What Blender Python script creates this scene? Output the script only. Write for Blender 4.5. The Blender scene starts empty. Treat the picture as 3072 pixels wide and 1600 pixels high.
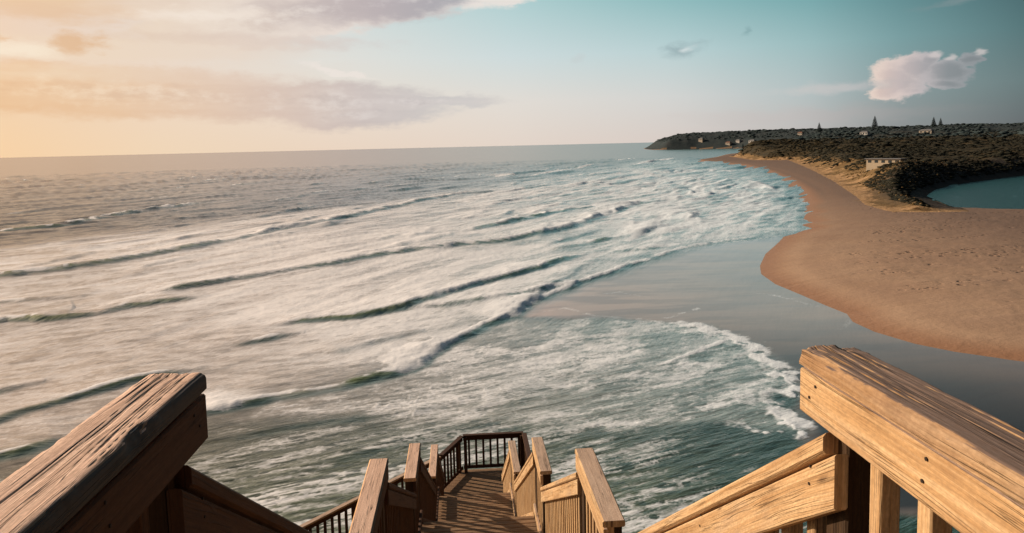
import bpy, bmesh, math, random
import numpy as np
from mathutils import Vector, Matrix
R = math.radians
random.seed(7)
scene = bpy.context.scene
COL = scene.collection

# ------------------------------------------------------------------ small helpers
def lin(r, g, b):
    f = lambda c: (c/255/12.92) if c/255 <= .04045 else ((c/255+.055)/1.055)**2.4
    return (f(r), f(g), f(b), 1)

def tag(o, label=None, cat=None, group=None, kind=None):
    if label: o['label'] = label
    if cat: o['category'] = cat
    if group: o['group'] = group
    if kind: o['kind'] = kind
    return o

def empty(name, loc, label, cat, group=None):
    o = bpy.data.objects.new(name, None)
    COL.objects.link(o)
    o.location = loc
    o.empty_display_size = .2
    return tag(o, label, cat, group)

def link_bm(name, bm, mat, parent=None, smooth=False):
    me = bpy.data.meshes.new(name)
    bm.normal_update()
    bm.to_mesh(me); bm.free()
    if smooth:
        me.polygons.foreach_set('use_smooth', [True]*len(me.polygons))
    me.materials.append(mat)
    o = bpy.data.objects.new(name, me)
    COL.objects.link(o)
    if parent is not None:
        o.parent = parent
        o.matrix_parent_inverse = Matrix.Translation(parent.location).inverted()
    return o

# ------------------------------------------------------------------ numpy noise
def _h(ix, iy, s):
    n = (ix.astype(np.int64)*374761393 + iy.astype(np.int64)*668265263 + s*1442695041) & 0xffffffff
    n = ((n ^ (n >> 13))*1274126177) & 0xffffffff
    n = ((n ^ (n >> 16))*2246822519) & 0xffffffff
    return ((n ^ (n >> 15)) & 0xffff)/65535.0

def vnoise(x, y, s=0):
    ix = np.floor(x); iy = np.floor(y)
    fx = x-ix; fy = y-iy
    fx = fx*fx*fx*(fx*(fx*6-15)+10); fy = fy*fy*fy*(fy*(fy*6-15)+10)
    a = _h(ix, iy, s); b = _h(ix+1, iy, s); c = _h(ix, iy+1, s); d = _h(ix+1, iy+1, s)
    return (a+(b-a)*fx)*(1-fy)+(c+(d-c)*fx)*fy      # 0..1

def fbm(x, y, s=0, o=4):
    v = 0; a = .5; t = 0
    for k in range(o):
        v = v+a*vnoise(x+17.3*k, y-9.1*k, s+k); t += a
        x = x*2.03; y = y*2.03; a *= .55
    return v/t

def sstep(a, b, x):
    t = np.clip((x-a)/(b-a), 0, 1)
    return t*t*(3-2*t)

def polyline_field(x, y, pts, reach):
    """distance, signed distance (positive on the right of the line), values interpolated along it"""
    n = len(pts[0])-2
    D = np.full(x.shape, 1e9); S = np.full(x.shape, 1e9); V = [np.zeros(x.shape) for _ in range(n+1)]
    last = len(pts)-2
    for si, (a, b) in enumerate(zip(pts[:-1], pts[1:])):
        x0, x1 = min(a[0], b[0])-reach, max(a[0], b[0])+reach
        y0, y1 = min(a[1], b[1])-reach, max(a[1], b[1])+reach
        idx = np.nonzero((x > x0) & (x < x1) & (y > y0) & (y < y1))[0]
        if not len(idx): continue
        X = x[idx]; Y = y[idx]
        dx, dy = b[0]-a[0], b[1]-a[1]; L2 = dx*dx+dy*dy+1e-9
        tr = ((X-a[0])*dx+(Y-a[1])*dy)/L2; t = np.clip(tr, 0, 1)
        over = np.maximum(-tr if si == 0 else tr*0, (tr-1) if si == last else tr*0).clip(0)*math.sqrt(L2)
        ex = X-a[0]-t*dx; ey = Y-a[1]-t*dy
        d = np.hypot(ex, ey)
        sg = np.where((X-a[0])*dy-(Y-a[1])*dx > 0, 1., -1.)
        m = d < D[idx]
        j = idx[m]
        D[j] = d[m]; S[j] = d[m]*sg[m]
        V[n][j] = over[m]
        for k in range(n):
            V[k][j] = (a[2+k]+(b[2+k]-a[2+k])*t)[m]
    return D, S, V

def inside(x, y, poly):
    r = np.zeros(x.shape, bool)
    n = len(poly)
    for i in range(n):
        x0, y0 = poly[i][:2]; x1, y1 = poly[(i+1) % n][:2]
        if y0 == y1: continue
        c = ((y0 > y) != (y1 > y)) & (x < (x1-x0)*(y-y0)/(y1-y0)+x0)
        r ^= c
    return r

def poly_sd(x, y, poly, closed=True):
    """signed distance, positive inside"""
    D = np.full(x.shape, 1e9)
    n = len(poly)
    for i in range(n):
        a = poly[i]; b = poly[(i+1) % n]
        dx, dy = b[0]-a[0], b[1]-a[1]; L2 = dx*dx+dy*dy+1e-9
        t = np.clip(((x-a[0])*dx+(y-a[1])*dy)/L2, 0, 1)
        D = np.minimum(D, np.hypot(x-a[0]-t*dx, y-a[1]-t*dy))
    return np.where(inside(x, y, poly), D, -D)

def grid_mesh(name, X, Y, Z, mat, attrs=None, keep=None, smooth=True):
    """mesh from 2-D arrays; keep is a face mask"""
    nr, nc = X.shape
    co = np.stack([X, Y, Z], -1).reshape(-1, 3).astype(np.float32)
    i = np.arange(nr*nc).reshape(nr, nc)
    q = np.stack([i[:-1, :-1], i[:-1, 1:], i[1:, 1:], i[1:, :-1]], -1).reshape(-1, 4)
    if keep is not None:
        q = q[keep.reshape(-1)]
        used = np.unique(q)
        remap = np.zeros(nr*nc, np.int64); remap[used] = np.arange(len(used))
        q = remap[q]; co = co[used]
        attrs = {k: v.reshape(-1)[used] for k, v in (attrs or {}).items()}
    me = bpy.data.meshes.new(name)
    me.vertices.add(len(co)); me.vertices.foreach_set('co', co.reshape(-1))
    me.loops.add(len(q)*4); me.loops.foreach_set('vertex_index', q.reshape(-1).astype(np.int32))
    me.polygons.add(len(q)); me.polygons.foreach_set('loop_start', np.arange(0, len(q)*4, 4, dtype=np.int32))
    me.update(calc_edges=True)
    if smooth: me.polygons.foreach_set('use_smooth', np.ones(len(q), bool))
    for k, v in (attrs or {}).items():
        a = me.attributes.new(k, 'FLOAT', 'POINT')
        a.data.foreach_set('value', v.reshape(-1).astype(np.float32))
    me.materials.append(mat)
    o = bpy.data.objects.new(name, me); COL.objects.link(o)
    return o

# ------------------------------------------------------------------ node helper
class NT:
    def __init__(s, tree): s.t = tree; s.n = tree.nodes; s.l = tree.links
    def new(s, typ, **kw):
        n = s.n.new(typ)
        for k, v in kw.items(): setattr(n, k, v)
        return n
    def put(s, sock, v):
        if hasattr(v, 'is_output') or isinstance(v, bpy.types.NodeSocket): s.l.new(v, sock)
        else: sock.default_value = v
    def m(s, op, a, b=None, c=None, clamp=False):
        n = s.new('ShaderNodeMath', operation=op, use_clamp=clamp)
        s.put(n.inputs[0], a)
        if b is not None: s.put(n.inputs[1], b)
        if c is not None: s.put(n.inputs[2], c)
        return n.outputs[0]
    def v(s, op, a, b=None, scale=None):
        n = s.new('ShaderNodeVectorMath', operation=op)
        s.put(n.inputs[0], a)
        if b is not None: s.put(n.inputs[1], b)
        if scale is not None: s.put(n.inputs['Scale'], scale)
        return n.outputs['Value'] if op in ('LENGTH', 'DOT_PRODUCT', 'DISTANCE') else n.outputs['Vector']
    def xyz(s, x, y, z=0.):
        n = s.new('ShaderNodeCombineXYZ')
        for k, q in enumerate((x, y, z)): s.put(n.inputs[k], q)
        return n.outputs[0]
    def sep(s, a):
        n = s.new('ShaderNodeSeparateXYZ'); s.put(n.inputs[0], a); return n.outputs
    def ss(s, lo, hi, x, a=0., b=1.):
        n = s.new('ShaderNodeMapRange', interpolation_type='SMOOTHSTEP', clamp=True)
        for k, q in (('Value', x), ('From Min', lo), ('From Max', hi), ('To Min', a), ('To Max', b)): s.put(n.inputs[k], q)
        return n.outputs[0]
    def lr(s, lo, hi, x, a=0., b=1.):
        n = s.new('ShaderNodeMapRange', interpolation_type='LINEAR', clamp=True)
        for k, q in (('Value', x), ('From Min', lo), ('From Max', hi), ('To Min', a), ('To Max', b)): s.put(n.inputs[k], q)
        return n.outputs[0]
    def noise(s, vec, scale, detail=4., rough=.55, dist=0., out='Fac'):
        n = s.new('ShaderNodeTexNoise'); s.put(n.inputs['Vector'], vec); s.put(n.inputs['Scale'], scale)
        n.inputs['Detail'].default_value = detail; n.inputs['Roughness'].default_value = rough; n.inputs['Distortion'].default_value = dist
        return n.outputs[out]
    def voro(s, vec, scale, feature='F1', out='Distance'):
        n = s.new('ShaderNodeTexVoronoi', feature=feature); s.put(n.inputs['Vector'], vec); s.put(n.inputs['Scale'], scale)
        return n.outputs[out]
    def mix(s, f, a, b, blend='MIX'):
        n = s.new('ShaderNodeMix', data_type='RGBA', blend_type=blend)
        s.put(n.inputs[0], f); s.put(n.inputs[6], a); s.put(n.inputs[7], b)
        return n.outputs[2]
    def ramp(s, f, stops, interp='LINEAR'):
        n = s.new('ShaderNodeValToRGB'); cr = n.color_ramp; cr.interpolation = interp
        while len(cr.elements) < len(stops): cr.elements.new(.5)
        for e, (p, c) in zip(cr.elements, sorted(stops, key=lambda q: q[0])):
            e.position = p; e.color = c
        s.put(n.inputs[0], f); return n.outputs[0]
    def attr(s, name, out='Fac'):
        n = s.new('ShaderNodeAttribute'); n.attribute_name = name; return n.outputs[out]
    def mapping(s, vec, loc=(0, 0, 0), rot=(0, 0, 0), scale=(1, 1, 1)):
        n = s.new('ShaderNodeMapping'); s.put(n.inputs[0], vec)
        n.inputs[1].default_value = loc; n.inputs[2].default_value = rot; n.inputs[3].default_value = scale
        return n.outputs[0]
    def bump(s, h, strength, distance, normal=None):
        n = s.new('ShaderNodeBump'); s.put(n.inputs['Height'], h); s.put(n.inputs['Strength'], strength); s.put(n.inputs['Distance'], distance)
        if normal is not None: s.put(n.inputs['Normal'], normal)
        return n.outputs[0]
    def bsdf(s, **kw):
        n = s.new('ShaderNodeBsdfPrincipled')
        for k, q in kw.items(): s.put(n.inputs[k.replace('_', ' ')], q)
        return n.outputs[0]

def material(name):
    m = bpy.data.materials.new(name); m.use_nodes = True
    m.node_tree.nodes.clear()
    t = NT(m.node_tree); out = t.new('ShaderNodeOutputMaterial')
    return m, t, out

# ------------------------------------------------------------------ light, sky
SUN_AZ, SUN_EL = -64., 24.           # degrees from +Y (clockwise positive), height
sd = Vector((math.sin(R(SUN_AZ))*math.cos(R(SUN_EL)), math.cos(R(SUN_AZ))*math.cos(R(SUN_EL)), math.sin(R(SUN_EL))))
L = bpy.data.lights.new('sun', 'SUN'); L.energy = 5.; L.angle = R(.55); L.color = (1., .79, .59)
so = bpy.data.objects.new('sun', L); COL.objects.link(so)
so.rotation_euler = (-sd).to_track_quat('-Z', 'Y').to_euler(); so.location = sd*80

W = bpy.data.worlds.new('World'); scene.world = W; W.use_nodes = True
W.node_tree.nodes.clear(); t = NT(W.node_tree)
sky = t.new('ShaderNodeTexSky'); sky.sky_type = 'NISHITA'; sky.sun_disc = False
sky.sun_elevation = R(SUN_EL); sky.sun_rotation = R(SUN_AZ); sky.altitude = 20; sky.dust_density = 2.
tc = t.new('ShaderNodeTexCoord'); d3 = t.v('NORMALIZE', tc.outputs['Generated'])
sx, sy, sz = t.sep(d3)
az = t.m('MULTIPLY', t.m('ARCTAN2', sx, sy), 180/math.pi)
el = t.m('MULTIPLY', t.m('ARCSINE', sz), 180/math.pi)
azf = t.lr(-180, 180, az)
AZS = [-180, -110, -62, -30, -20.7, -9.9, 4, 16, 25, 30.5, 38, 70, 120, 180]
ROWS = [
 (0.,  [(60,60,62),(150,130,112),(255,222,176),(247,210,168),(243,217,187),(239,217,197),(232,217,205),(220,208,201),(196,189,186),(150,151,151),(104,107,110),(58,62,66),(44,48,54),(60,60,62)]),
 (3.3, [(50,54,58),(140,128,112),(255,226,190),(238,205,170),(238,214,192),(236,222,208),(228,222,215),(213,214,212),(183,195,196),(140,159,161),(104,124,126),(56,66,72),(40,48,54),(50,54,58)]),
 (6.6, [(46,54,60),(130,126,118),(252,226,200),(235,206,180),(236,217,201),(228,225,218),(208,221,222),(188,211,213),(157,190,192),(122,160,163),(82,115,118),(48,62,70),(36,46,54),(46,54,60)]),
 (10.6,[(44,54,62),(120,126,126),(240,222,206),(232,204,182),(228,216,206),(214,222,221),(178,209,210),(138,186,188),(105,163,166),(82,132,136),(56,90,94),(42,60,68),(34,46,56),(44,54,62)]),
 (45., [(42,54,66),(62,78,90),(118,126,130),(112,124,128),(100,116,124),(88,108,120),(78,102,116),(70,94,108),(60,84,98),(52,74,86),(46,66,78),(36,52,64),(34,48,60),(42,54,66)]),
]
cur = None
for k, (e, cols) in enumerate(ROWS):
    c = t.ramp(azf, [((a+180)/360, lin(*q)) for a, q in zip(AZS, cols)], 'B_SPLINE' if False else 'LINEAR')
    cur = c if cur is None else t.mix(t.lr(ROWS[k-1][0], e, el), cur, c)
# cloud layers live in (azimuth, elevation)
P = t.xyz(az, el, 0.)
Pn = t.mapping(P, scale=(.10, .30, 1))
n_big = t.noise(Pn, 1.6, 5., .6)
n_fin = t.noise(t.mapping(P, scale=(.35, .8, 1)), 1.8, 6., .62)
n_str = t.noise(t.mapping(P, scale=(.06, .9, 1)), 1.3, 4., .55)
n_warp = t.noise(t.mapping(P, scale=(.3, .7, 1)), 1.1, 4., .6, out='Color')
warp = t.v('SCALE', t.v('SUBTRACT', n_warp, (.5, .5, .5)), scale=1.)
Pw = t.v('ADD', P, t.v('MULTIPLY', warp, (5., 1.6, 0)))
Pw2 = t.v('ADD', P, t.v('MULTIPLY', warp, (2.2, 1.0, 0)))
def blob(c, ra, re, rot=0., warpv=None):
    n = t.mapping(warpv if warpv is not None else Pw, scale=(1, 1, 1), loc=(0, 0, 0))
    q = t.v('SUBTRACT', n, (c[0], c[1], 0))
    q = t.mapping(q, rot=(0, 0, R(-rot)))
    q = t.v('MULTIPLY', q, (1/ra, 1/re, 0))
    return t.m('SUBTRACT', 1., t.v('LENGTH', q))
def layer(cur, f, color, lo, hi, noise=None, amp=0., opacity=1.):
    if noise is not None: f = t.m('ADD', f, t.m('MULTIPLY', t.m('SUBTRACT', noise, .5), amp))
    return t.mix(t.m('MULTIPLY', t.ss(lo, hi, f), opacity), cur, color)
def azcol(*stops):
    return t.ramp(azf, [((a+180)/360, lin(*c)) for a, c in stops])
mx = lambda a, b: t.m('MAXIMUM', a, b)
# upper bank
up = mx(blob((-22, 11.6), 25, 3.3, 0), mx(blob((-3, 11.3), 10.5, 2.2, 9), blob((-12, 9.5), 12, 2.2, 8)))
cream = azcol((-75, (255,226,180)), (-30, (232,199,170)), (-22, (234,212,190)), (-16, (240,225,210)), (-8, (236,222,212)), (4, (236,228,222)), (30, (200,205,205)))
cur = layer(cur, up, cream, -.02, .28, n_fin, .5, .95)
cur = layer(cur, up, azcol((-31, (222,184,154)), (-20, (226,202,182)), (-8, (212,200,196))), .1, 1.1, n_big, 1.9, .7)
sh = mx(blob((-4.5, 10.3), 9, 1.7, 8), blob((-9, 10.2), 9, 1.4, 4))
shade = azcol((-30, (222,196,172)), (-14, (208,192,184)), (-6, (188,176,177)), (1, (164,165,172)), (30, (170,176,180)))
cur = layer(cur, sh, shade, .0, .7, n_fin, .7, .95)
cur = layer(cur, blob((4.2, 10.9), 4.5, .8, 12), lin(238,228,220), .1, .6, n_fin, .5, .9)
cur = layer(cur, blob((-29, 10.2), 8, 1.5, 0), lin(232,196,156), .0, .8, n_big, .5, .8)
cur = layer(cur, blob((-15, 7.7), 13, .75, -1), azcol((-30, (226,194,164)), (-14, (220,200,188)), (-4, (212,204,202))), .0, .8, n_fin, .9, .7)
cur = layer(cur, blob((-27, 9.0), 9, .8, 2), lin(226,186,148), .0, .9, n_str, 1.2, .6)
cur = layer(cur, blob((-17, 9.4), 8, .7, 3), lin(246,232,218), .0, .9, n_fin, 1.0, .7)
# long streaky bank between
st = blob((-20, 6.9), 18, 1.7, 0)
cur = layer(cur, st, azcol((-30, (238,214,184)), (-16, (234,214,196)), (-6, (226,216,208))), .1, .9, n_str, .8, .7)
# lower bank with a pointed right end
lo1 = mx(blob((-23, 4.1), 22, 2.0, -2), mx(blob((-9, 3.5), 10.5, 1.75, -2), mx(blob((-3, 3.45), 7.5, .75, 0), blob((-8, 2.6), 7, 1.4, 0))))
mauve = azcol((-75, (240,200,150)), (-31, (231,186,143)), (-24, (230,190,153)), (-18, (224,193,170)), (-12, (214,192,181)), (-7, (202,190,187)), (-1, (204,200,199)), (6, (215,210,206)))
cur = layer(cur, lo1, mauve, -.05, .42, n_fin, .5, .95)
cur = layer(cur, lo1, azcol((-31, (240,204,164)), (-18, (236,212,190)), (-6, (222,212,208))), .1, .9, n_str, 1.5, .45)
cur = layer(cur, blob((-22, 5.3), 14, .8, 0), azcol((-30, (240,214,182)), (-16, (230,206,188)), (-8, (226,212,202))), .0, .9, n_str, .9, .75)
cur = layer(cur, blob((-8.6, 5.6), 3.4, .32, -10), lin(240,230,222), .0, .6, n_fin, .6, .8)
cur = layer(cur, mx(up, lo1), azcol((-31, (248,222,188)), (-18, (243,228,212)), (-6, (228,220,217))), .55, 1.25, n_fin, 2.2, .5)
cur = layer(cur, mx(up, lo1), azcol((-31, (220,176,136)), (-18, (208,182,166)), (-6, (182,174,176))), .6, 1.4, t.m('SUBTRACT', 1., n_fin), 2.2, .4)
# bright break and orange puffs at far left
cur = layer(cur, blob((-28.5, 6.8), 4.2, 1.1, 0), lin(246,230,208), .1, .9, n_fin, .6, .8)
cur = layer(cur, blob((-25.3, 7.4), 2.3, 1.0, 0), lin(224,182,142), .1, .7, n_fin, .5, .9)
cur = layer(cur, blob((-30.4, 7.5), 1.6, .6, 0), lin(228,180,134), .1, .7, n_fin, .5, .9)
# cumulus at right
cu = [((30.8, 3.8), 2.0, 1.6), ((31.9, 4.5), 1.7, 1.2), ((32.6, 5.0), .8, .6), ((30.1, 3.1), 1.3, .8), ((33.7, 4.2), 1.6, .85), ((35.1, 4.8), .8, .5), ((33.4, 3.4), 1.3, .45)]
f = None
for c, ra, re in cu:
    b = blob(c, ra, re, 0, Pw2); f = b if f is None else mx(f, b)
lit = azcol((29, (238,216,202)), (31, (222,204,198)), (32.5, (190,183,185)), (34, (154,158,162)), (38, (126,134,138)))
n_cu = t.noise(t.mapping(P, scale=(1., 1.4, 1)), 1.5, 6., .62)
fn = t.m('ADD', f, t.m('ADD', t.m('MULTIPLY', t.m('SUBTRACT', n_fin, .5), .35), t.m('MULTIPLY', t.m('SUBTRACT', n_cu, .5), .6)))
cbase = t.mix(t.ss(.15, .75, fn), lit, azcol((29, (228,202,190)), (31.5, (190,180,182)), (33.5, (140,145,149)), (38, (112,120,124))))
cur = t.mix(t.m('MULTIPLY', t.ss(-.02, .26, fn), .97), cur, cbase)
cur = layer(cur, mx(blob((32.9, 5.35), .8, .35, 0, Pw2), mx(blob((35.7, 5.3), .5, .35, 0, Pw2), blob((34.0, 5.0), .6, .3, 0, Pw2))), lin(214,204,202), .1, .8, n_fin, .5, .7)
# small wisps
cur = layer(cur, blob((16.6, 6.6), 2.0, .8, 8, Pw2), lin(150,172,176), .0, .9, n_fin, 1.2, .75)
cur = layer(cur, blob((17.2, 6.7), .9, .3, 14, Pw2), lin(222,230,230), .0, .8, n_fin, 1.0, .7)
cur = layer(cur, blob((21.1, 7.6), .7, .28, 30, Pw2), lin(130,165,168), .0, .8, n_fin, .8, .6)
cur = layer(cur, blob((9.2, 6.3), .8, .4, 0, Pw2), lin(200,208,208), .0, .8, n_fin, .8, .5)
cur = layer(cur, blob((27.0, 3.5), 5.2, .55, 2, Pw2), azcol((22, (214,208,204)), (28, (196,194,194)), (33, (160,164,166))), .0, .9, n_fin, .8, .75)
cur = layer(cur, blob((35.0, 8.6), 4.2, .35, 7, Pw2), lin(128,146,148), .0, .9, n_str, .7, .65)
cur = layer(cur, blob((26, 1.7), 16, .9, 0), azcol((10, (222,210,204)), (24, (198,190,188)), (38, (118,120,122))), .1, .9, n_str, .8, .5)
glow = t.m('POWER', t.m('MAXIMUM', t.v('DOT_PRODUCT', d3, tuple(sd)), 0.), 16.)
cur = t.v('ADD', cur, t.v('SCALE', t.xyz(1.5, 1.0, .52), scale=glow))
skyc = t.mix(.94, sky.outputs[0], t.v('SCALE', cur, scale=10.))
bg = t.new('ShaderNodeBackground'); t.put(bg.inputs[0], skyc); bg.inputs[1].default_value = .1
wo = t.new('ShaderNodeOutputWorld'); t.l.new(bg.outputs[0], wo.inputs[0])

# ------------------------------------------------------------------ camera
cam = bpy.data.cameras.new('camera'); cam.sensor_width = 36; cam.lens = 36*1900/2576
cam.shift_y = -(671-542)/2576; cam.clip_start = .05; cam.clip_end = 120000
co = bpy.data.objects.new('camera', cam); COL.objects.link(co)
yaw, pit, rol = R(3.85), R(5.27), R(1.35)
fw = Vector((math.sin(yaw)*math.cos(pit), math.cos(yaw)*math.cos(pit), -math.sin(pit)))
r0 = Vector((math.cos(yaw), -math.sin(yaw), 0)); u0 = r0.cross(fw)
up_ = math.cos(rol)*u0+math.sin(rol)*r0; rt = math.cos(rol)*r0-math.sin(rol)*u0
co.matrix_world = Matrix(((rt.x, up_.x, -fw.x, 0), (rt.y, up_.y, -fw.y, 0), (rt.z, up_.z, -fw.z, 20), (0, 0, 0, 1)))
scene.camera = co

# ------------------------------------------------------------------ materials
def timber(name, tint=(1, 1, 1), weather=.85, dark=1., grey=.6, edge_shade=0., topk=1.):
    m, t, out = material(name)
    uv = t.new('ShaderNodeUVMap').outputs[0]
    u, v, _ = t.sep(uv)
    g = t.new('ShaderNodeNewGeometry')
    nz = t.sep(g.outputs['True Normal'])[2]
    wob = t.m('MULTIPLY', t.m('SUBTRACT', t.noise(t.xyz(t.m('MULTIPLY', u, 1.3), t.m('MULTIPLY', v, 6.)), 1., 2.), .5), .035)
    v2 = t.m('ADD', v, wob)
    fine = t.noise(t.xyz(t.m('MULTIPLY', u, 9.), t.m('MULTIPLY', v2, 240.)), 1., 4., .6)
    band = t.noise(t.xyz(t.m('MULTIPLY', u, .9), t.m('MULTIPLY', v2, 62.)), 1., 4., .6)
    patch = t.noise(t.xyz(t.m('MULTIPLY', u, 3.2), t.m('MULTIPLY', v, 11.)), 1., 4., .6)
    ck = t.noise(t.xyz(t.m('MULTIPLY', u, 1.5), t.m('MULTIPLY', v2, 75.)), 1., 2., .5, .3)
    ck = t.m('SUBTRACT', 1., t.ss(.0, .035, t.m('ABSOLUTE', t.m('SUBTRACT', ck, .5))))
    ck = t.m('MULTIPLY', ck, t.ss(.42, .62, t.noise(t.xyz(t.m('MULTIPLY', u, 2.), t.m('MULTIPLY', v, 16.)), 1., 3.)))
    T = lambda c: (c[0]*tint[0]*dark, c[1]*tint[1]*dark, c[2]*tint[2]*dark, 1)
    base = t.ramp(band, [(.22, T((.34, .185, .075))), (.42, T((.56, .345, .165))), (.60, T((.72, .50, .28))), (.82, T((.50, .30, .135)))])
    big = t.noise(t.xyz(t.m('MULTIPLY', u, 1.1), t.m('MULTIPLY', v, 3.)), 1., 3., .55)
    base = t.mix(t.ss(.50, .72, patch, 0., .6), base, T((.30, .155, .06)))
    base = t.mix(t.ss(.52, .70, big, 0., .45), base, T((.78, .60, .38)))
    base = t.mix(t.ss(.48, .30, big, 0., .35), base, T((.26, .175, .12)))
    gry = t.noise(t.xyz(t.m('MULTIPLY', u, 1.7), t.m('MULTIPLY', v, 7.)), 1., 5., .65)
    base = t.mix(t.ss(.52, .72, gry, 0., .5), base, T((.40, .30, .22)))
    top = t.ramp(band, [(.22, T((.44, .32, .25))), (.5, T((.66, .50, .40))), (.75, T((.74, .60, .50)))])
    top = t.mix(t.ss(.5, .8, patch, 0., grey), top, T((.25, .205, .19)))
    top = t.mix(1., top, (topk, topk*(1.02 if topk < 1 else .98), topk*(1.12 if topk < 1 else 1.), 1), 'MULTIPLY')
    col = t.mix(t.m('MULTIPLY', t.ss(.74, .90, nz), weather), base, top)
    col = t.mix(t.lr(.3, .62, fine, .32, 0.), col, T((.14, .08, .045)))
    speck = t.noise(t.xyz(t.m('MULTIPLY', u, 70.), t.m('MULTIPLY', v, 130.)), 1., 3., .6)
    col = t.mix(t.lr(.38, .66, speck, .30, 0.), col, T((.17, .10, .055)))
    kn = t.voro(t.xyz(t.m('MULTIPLY', u, 2.0), t.m('MULTIPLY', v, 9.)), 1.)
    col = t.mix(t.ss(.04, .10, kn, .75, 0.), col, T((.09, .045, .022)))
    col = t.mix(t.m('MULTIPLY', ck, t.ss(.80, .97, nz, .40, .8)), col, (.03, .02, .014, 1))
    if edge_shade:        # shade of the inner edge painted in as blue-black
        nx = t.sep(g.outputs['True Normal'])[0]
        col = t.mix(t.m('MULTIPLY', t.ss(.35, .75, nx), edge_shade), col, t.mix(patch, (.02, .028, .034, 1), (.075, .085, .09, 1)))
    h = t.m('ADD', t.m('MULTIPLY', fine, .5), t.m('ADD', t.m('MULTIPLY', band, .8), t.m('MULTIPLY', ck, -1.6)))
    s = t.bsdf(Base_Color=col, Roughness=.82, Specular_IOR_Level=.25, Normal=t.bump(h, .8, .003))
    t.l.new(s, out.inputs[0]); return m
m, t, out = material('rusty_nail'); t.l.new(t.bsdf(Base_Color=(.03, .018, .012, 1), Roughness=.7, Metallic=.3), out.inputs[0]); M_nail = m
M_near = timber('weathered_pine_near', dark=1.12)
M_edge_shade = timber('shaded_edge_pine', (1.02, .95, .92), .95, 1.42, .4, .95)  # right-facing edge carries its shade as painted dark blue-grey
M_wood = timber('weathered_pine', weather=.8, dark=1.1)
M_cap = timber('grey_cap_pine', (.95, .9, .88), 1., .92, .95, topk=.40)
M_deck = timber('deck_timber', (.95, .85, .75), .4, .6)
M_shade = timber('shaded_timber', (.95, .66, .58), .9, .16)  # same pine darkened: shade of left and far railings painted in
M_post = timber('shaded_post_timber', (.9, .75, .65), .5, .13)  # posts much darker than the boards, their shade put into the colour

# ------------------------------------------------------------------ timber pieces
def beam(bm, p0, p1, w, h, up=(0, 0, 1), ch=.006, seg=1, plumb=False, off=None):
    """chamfered beam; p0/p1 centre of the ends, w across, h along up; writes metre UVs"""
    p0 = Vector(p0); p1 = Vector(p1); a = (p1-p0); ln = a.length; a.normalize()
    up = Vector(up); s = a.cross(up).normalized(); up = s.cross(a).normalized()
    x, y, c = w/2, h/2, min(ch, w*.3, h*.3)
    sec = [(-x+c, -y), (x-c, -y), (x, -y+c), (x, y-c), (x-c, y), (-x+c, y), (-x, y-c), (-x, -y+c)]
    uvl = bm.loops.layers.uv.verify()
    ou, ov = (random.uniform(0, 40), random.uniform(0, 40)) if off is None else off
    pl = lambda q, c: q-a*((q.y-c.y)/a.y) if plumb and abs(a.y) > .2 else q
    per = [0]
    for i in range(8):
        q0 = sec[i]; q1 = sec[(i+1) % 8]; per.append(per[-1]+math.hypot(q1[0]-q0[0], q1[1]-q0[1]))
    rings = []
    for k in range(seg+1):
        q = p0+a*ln*k/seg
        rings.append([bm.verts.new(pl(q+s*i+up*j, q)) for i, j in sec])
    for k in range(seg):
        for i in range(8):
            j = (i+1) % 8
            f = bm.faces.new((rings[k][i], rings[k][j], rings[k+1][j], rings[k+1][i]))
            uu = (ln*k/seg, ln*k/seg, ln*(k+1)/seg, ln*(k+1)/seg); vv = (per[i], per[i+1], per[i+1], per[i])
            for l, a_, b_ in zip(f.loops, uu, vv): l[uvl].uv = (a_+ou, b_+ov)
    for ring, fl in ((rings[0], True), (rings[-1], False)):
        f = bm.faces.new(ring[::-1] if fl else ring)
        for l in f.loops:
            d = l.vert.co-p0
            l[uvl].uv = (ou+3+d.dot(up)*.6, ov+3+d.dot(s))
    return bm

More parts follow.
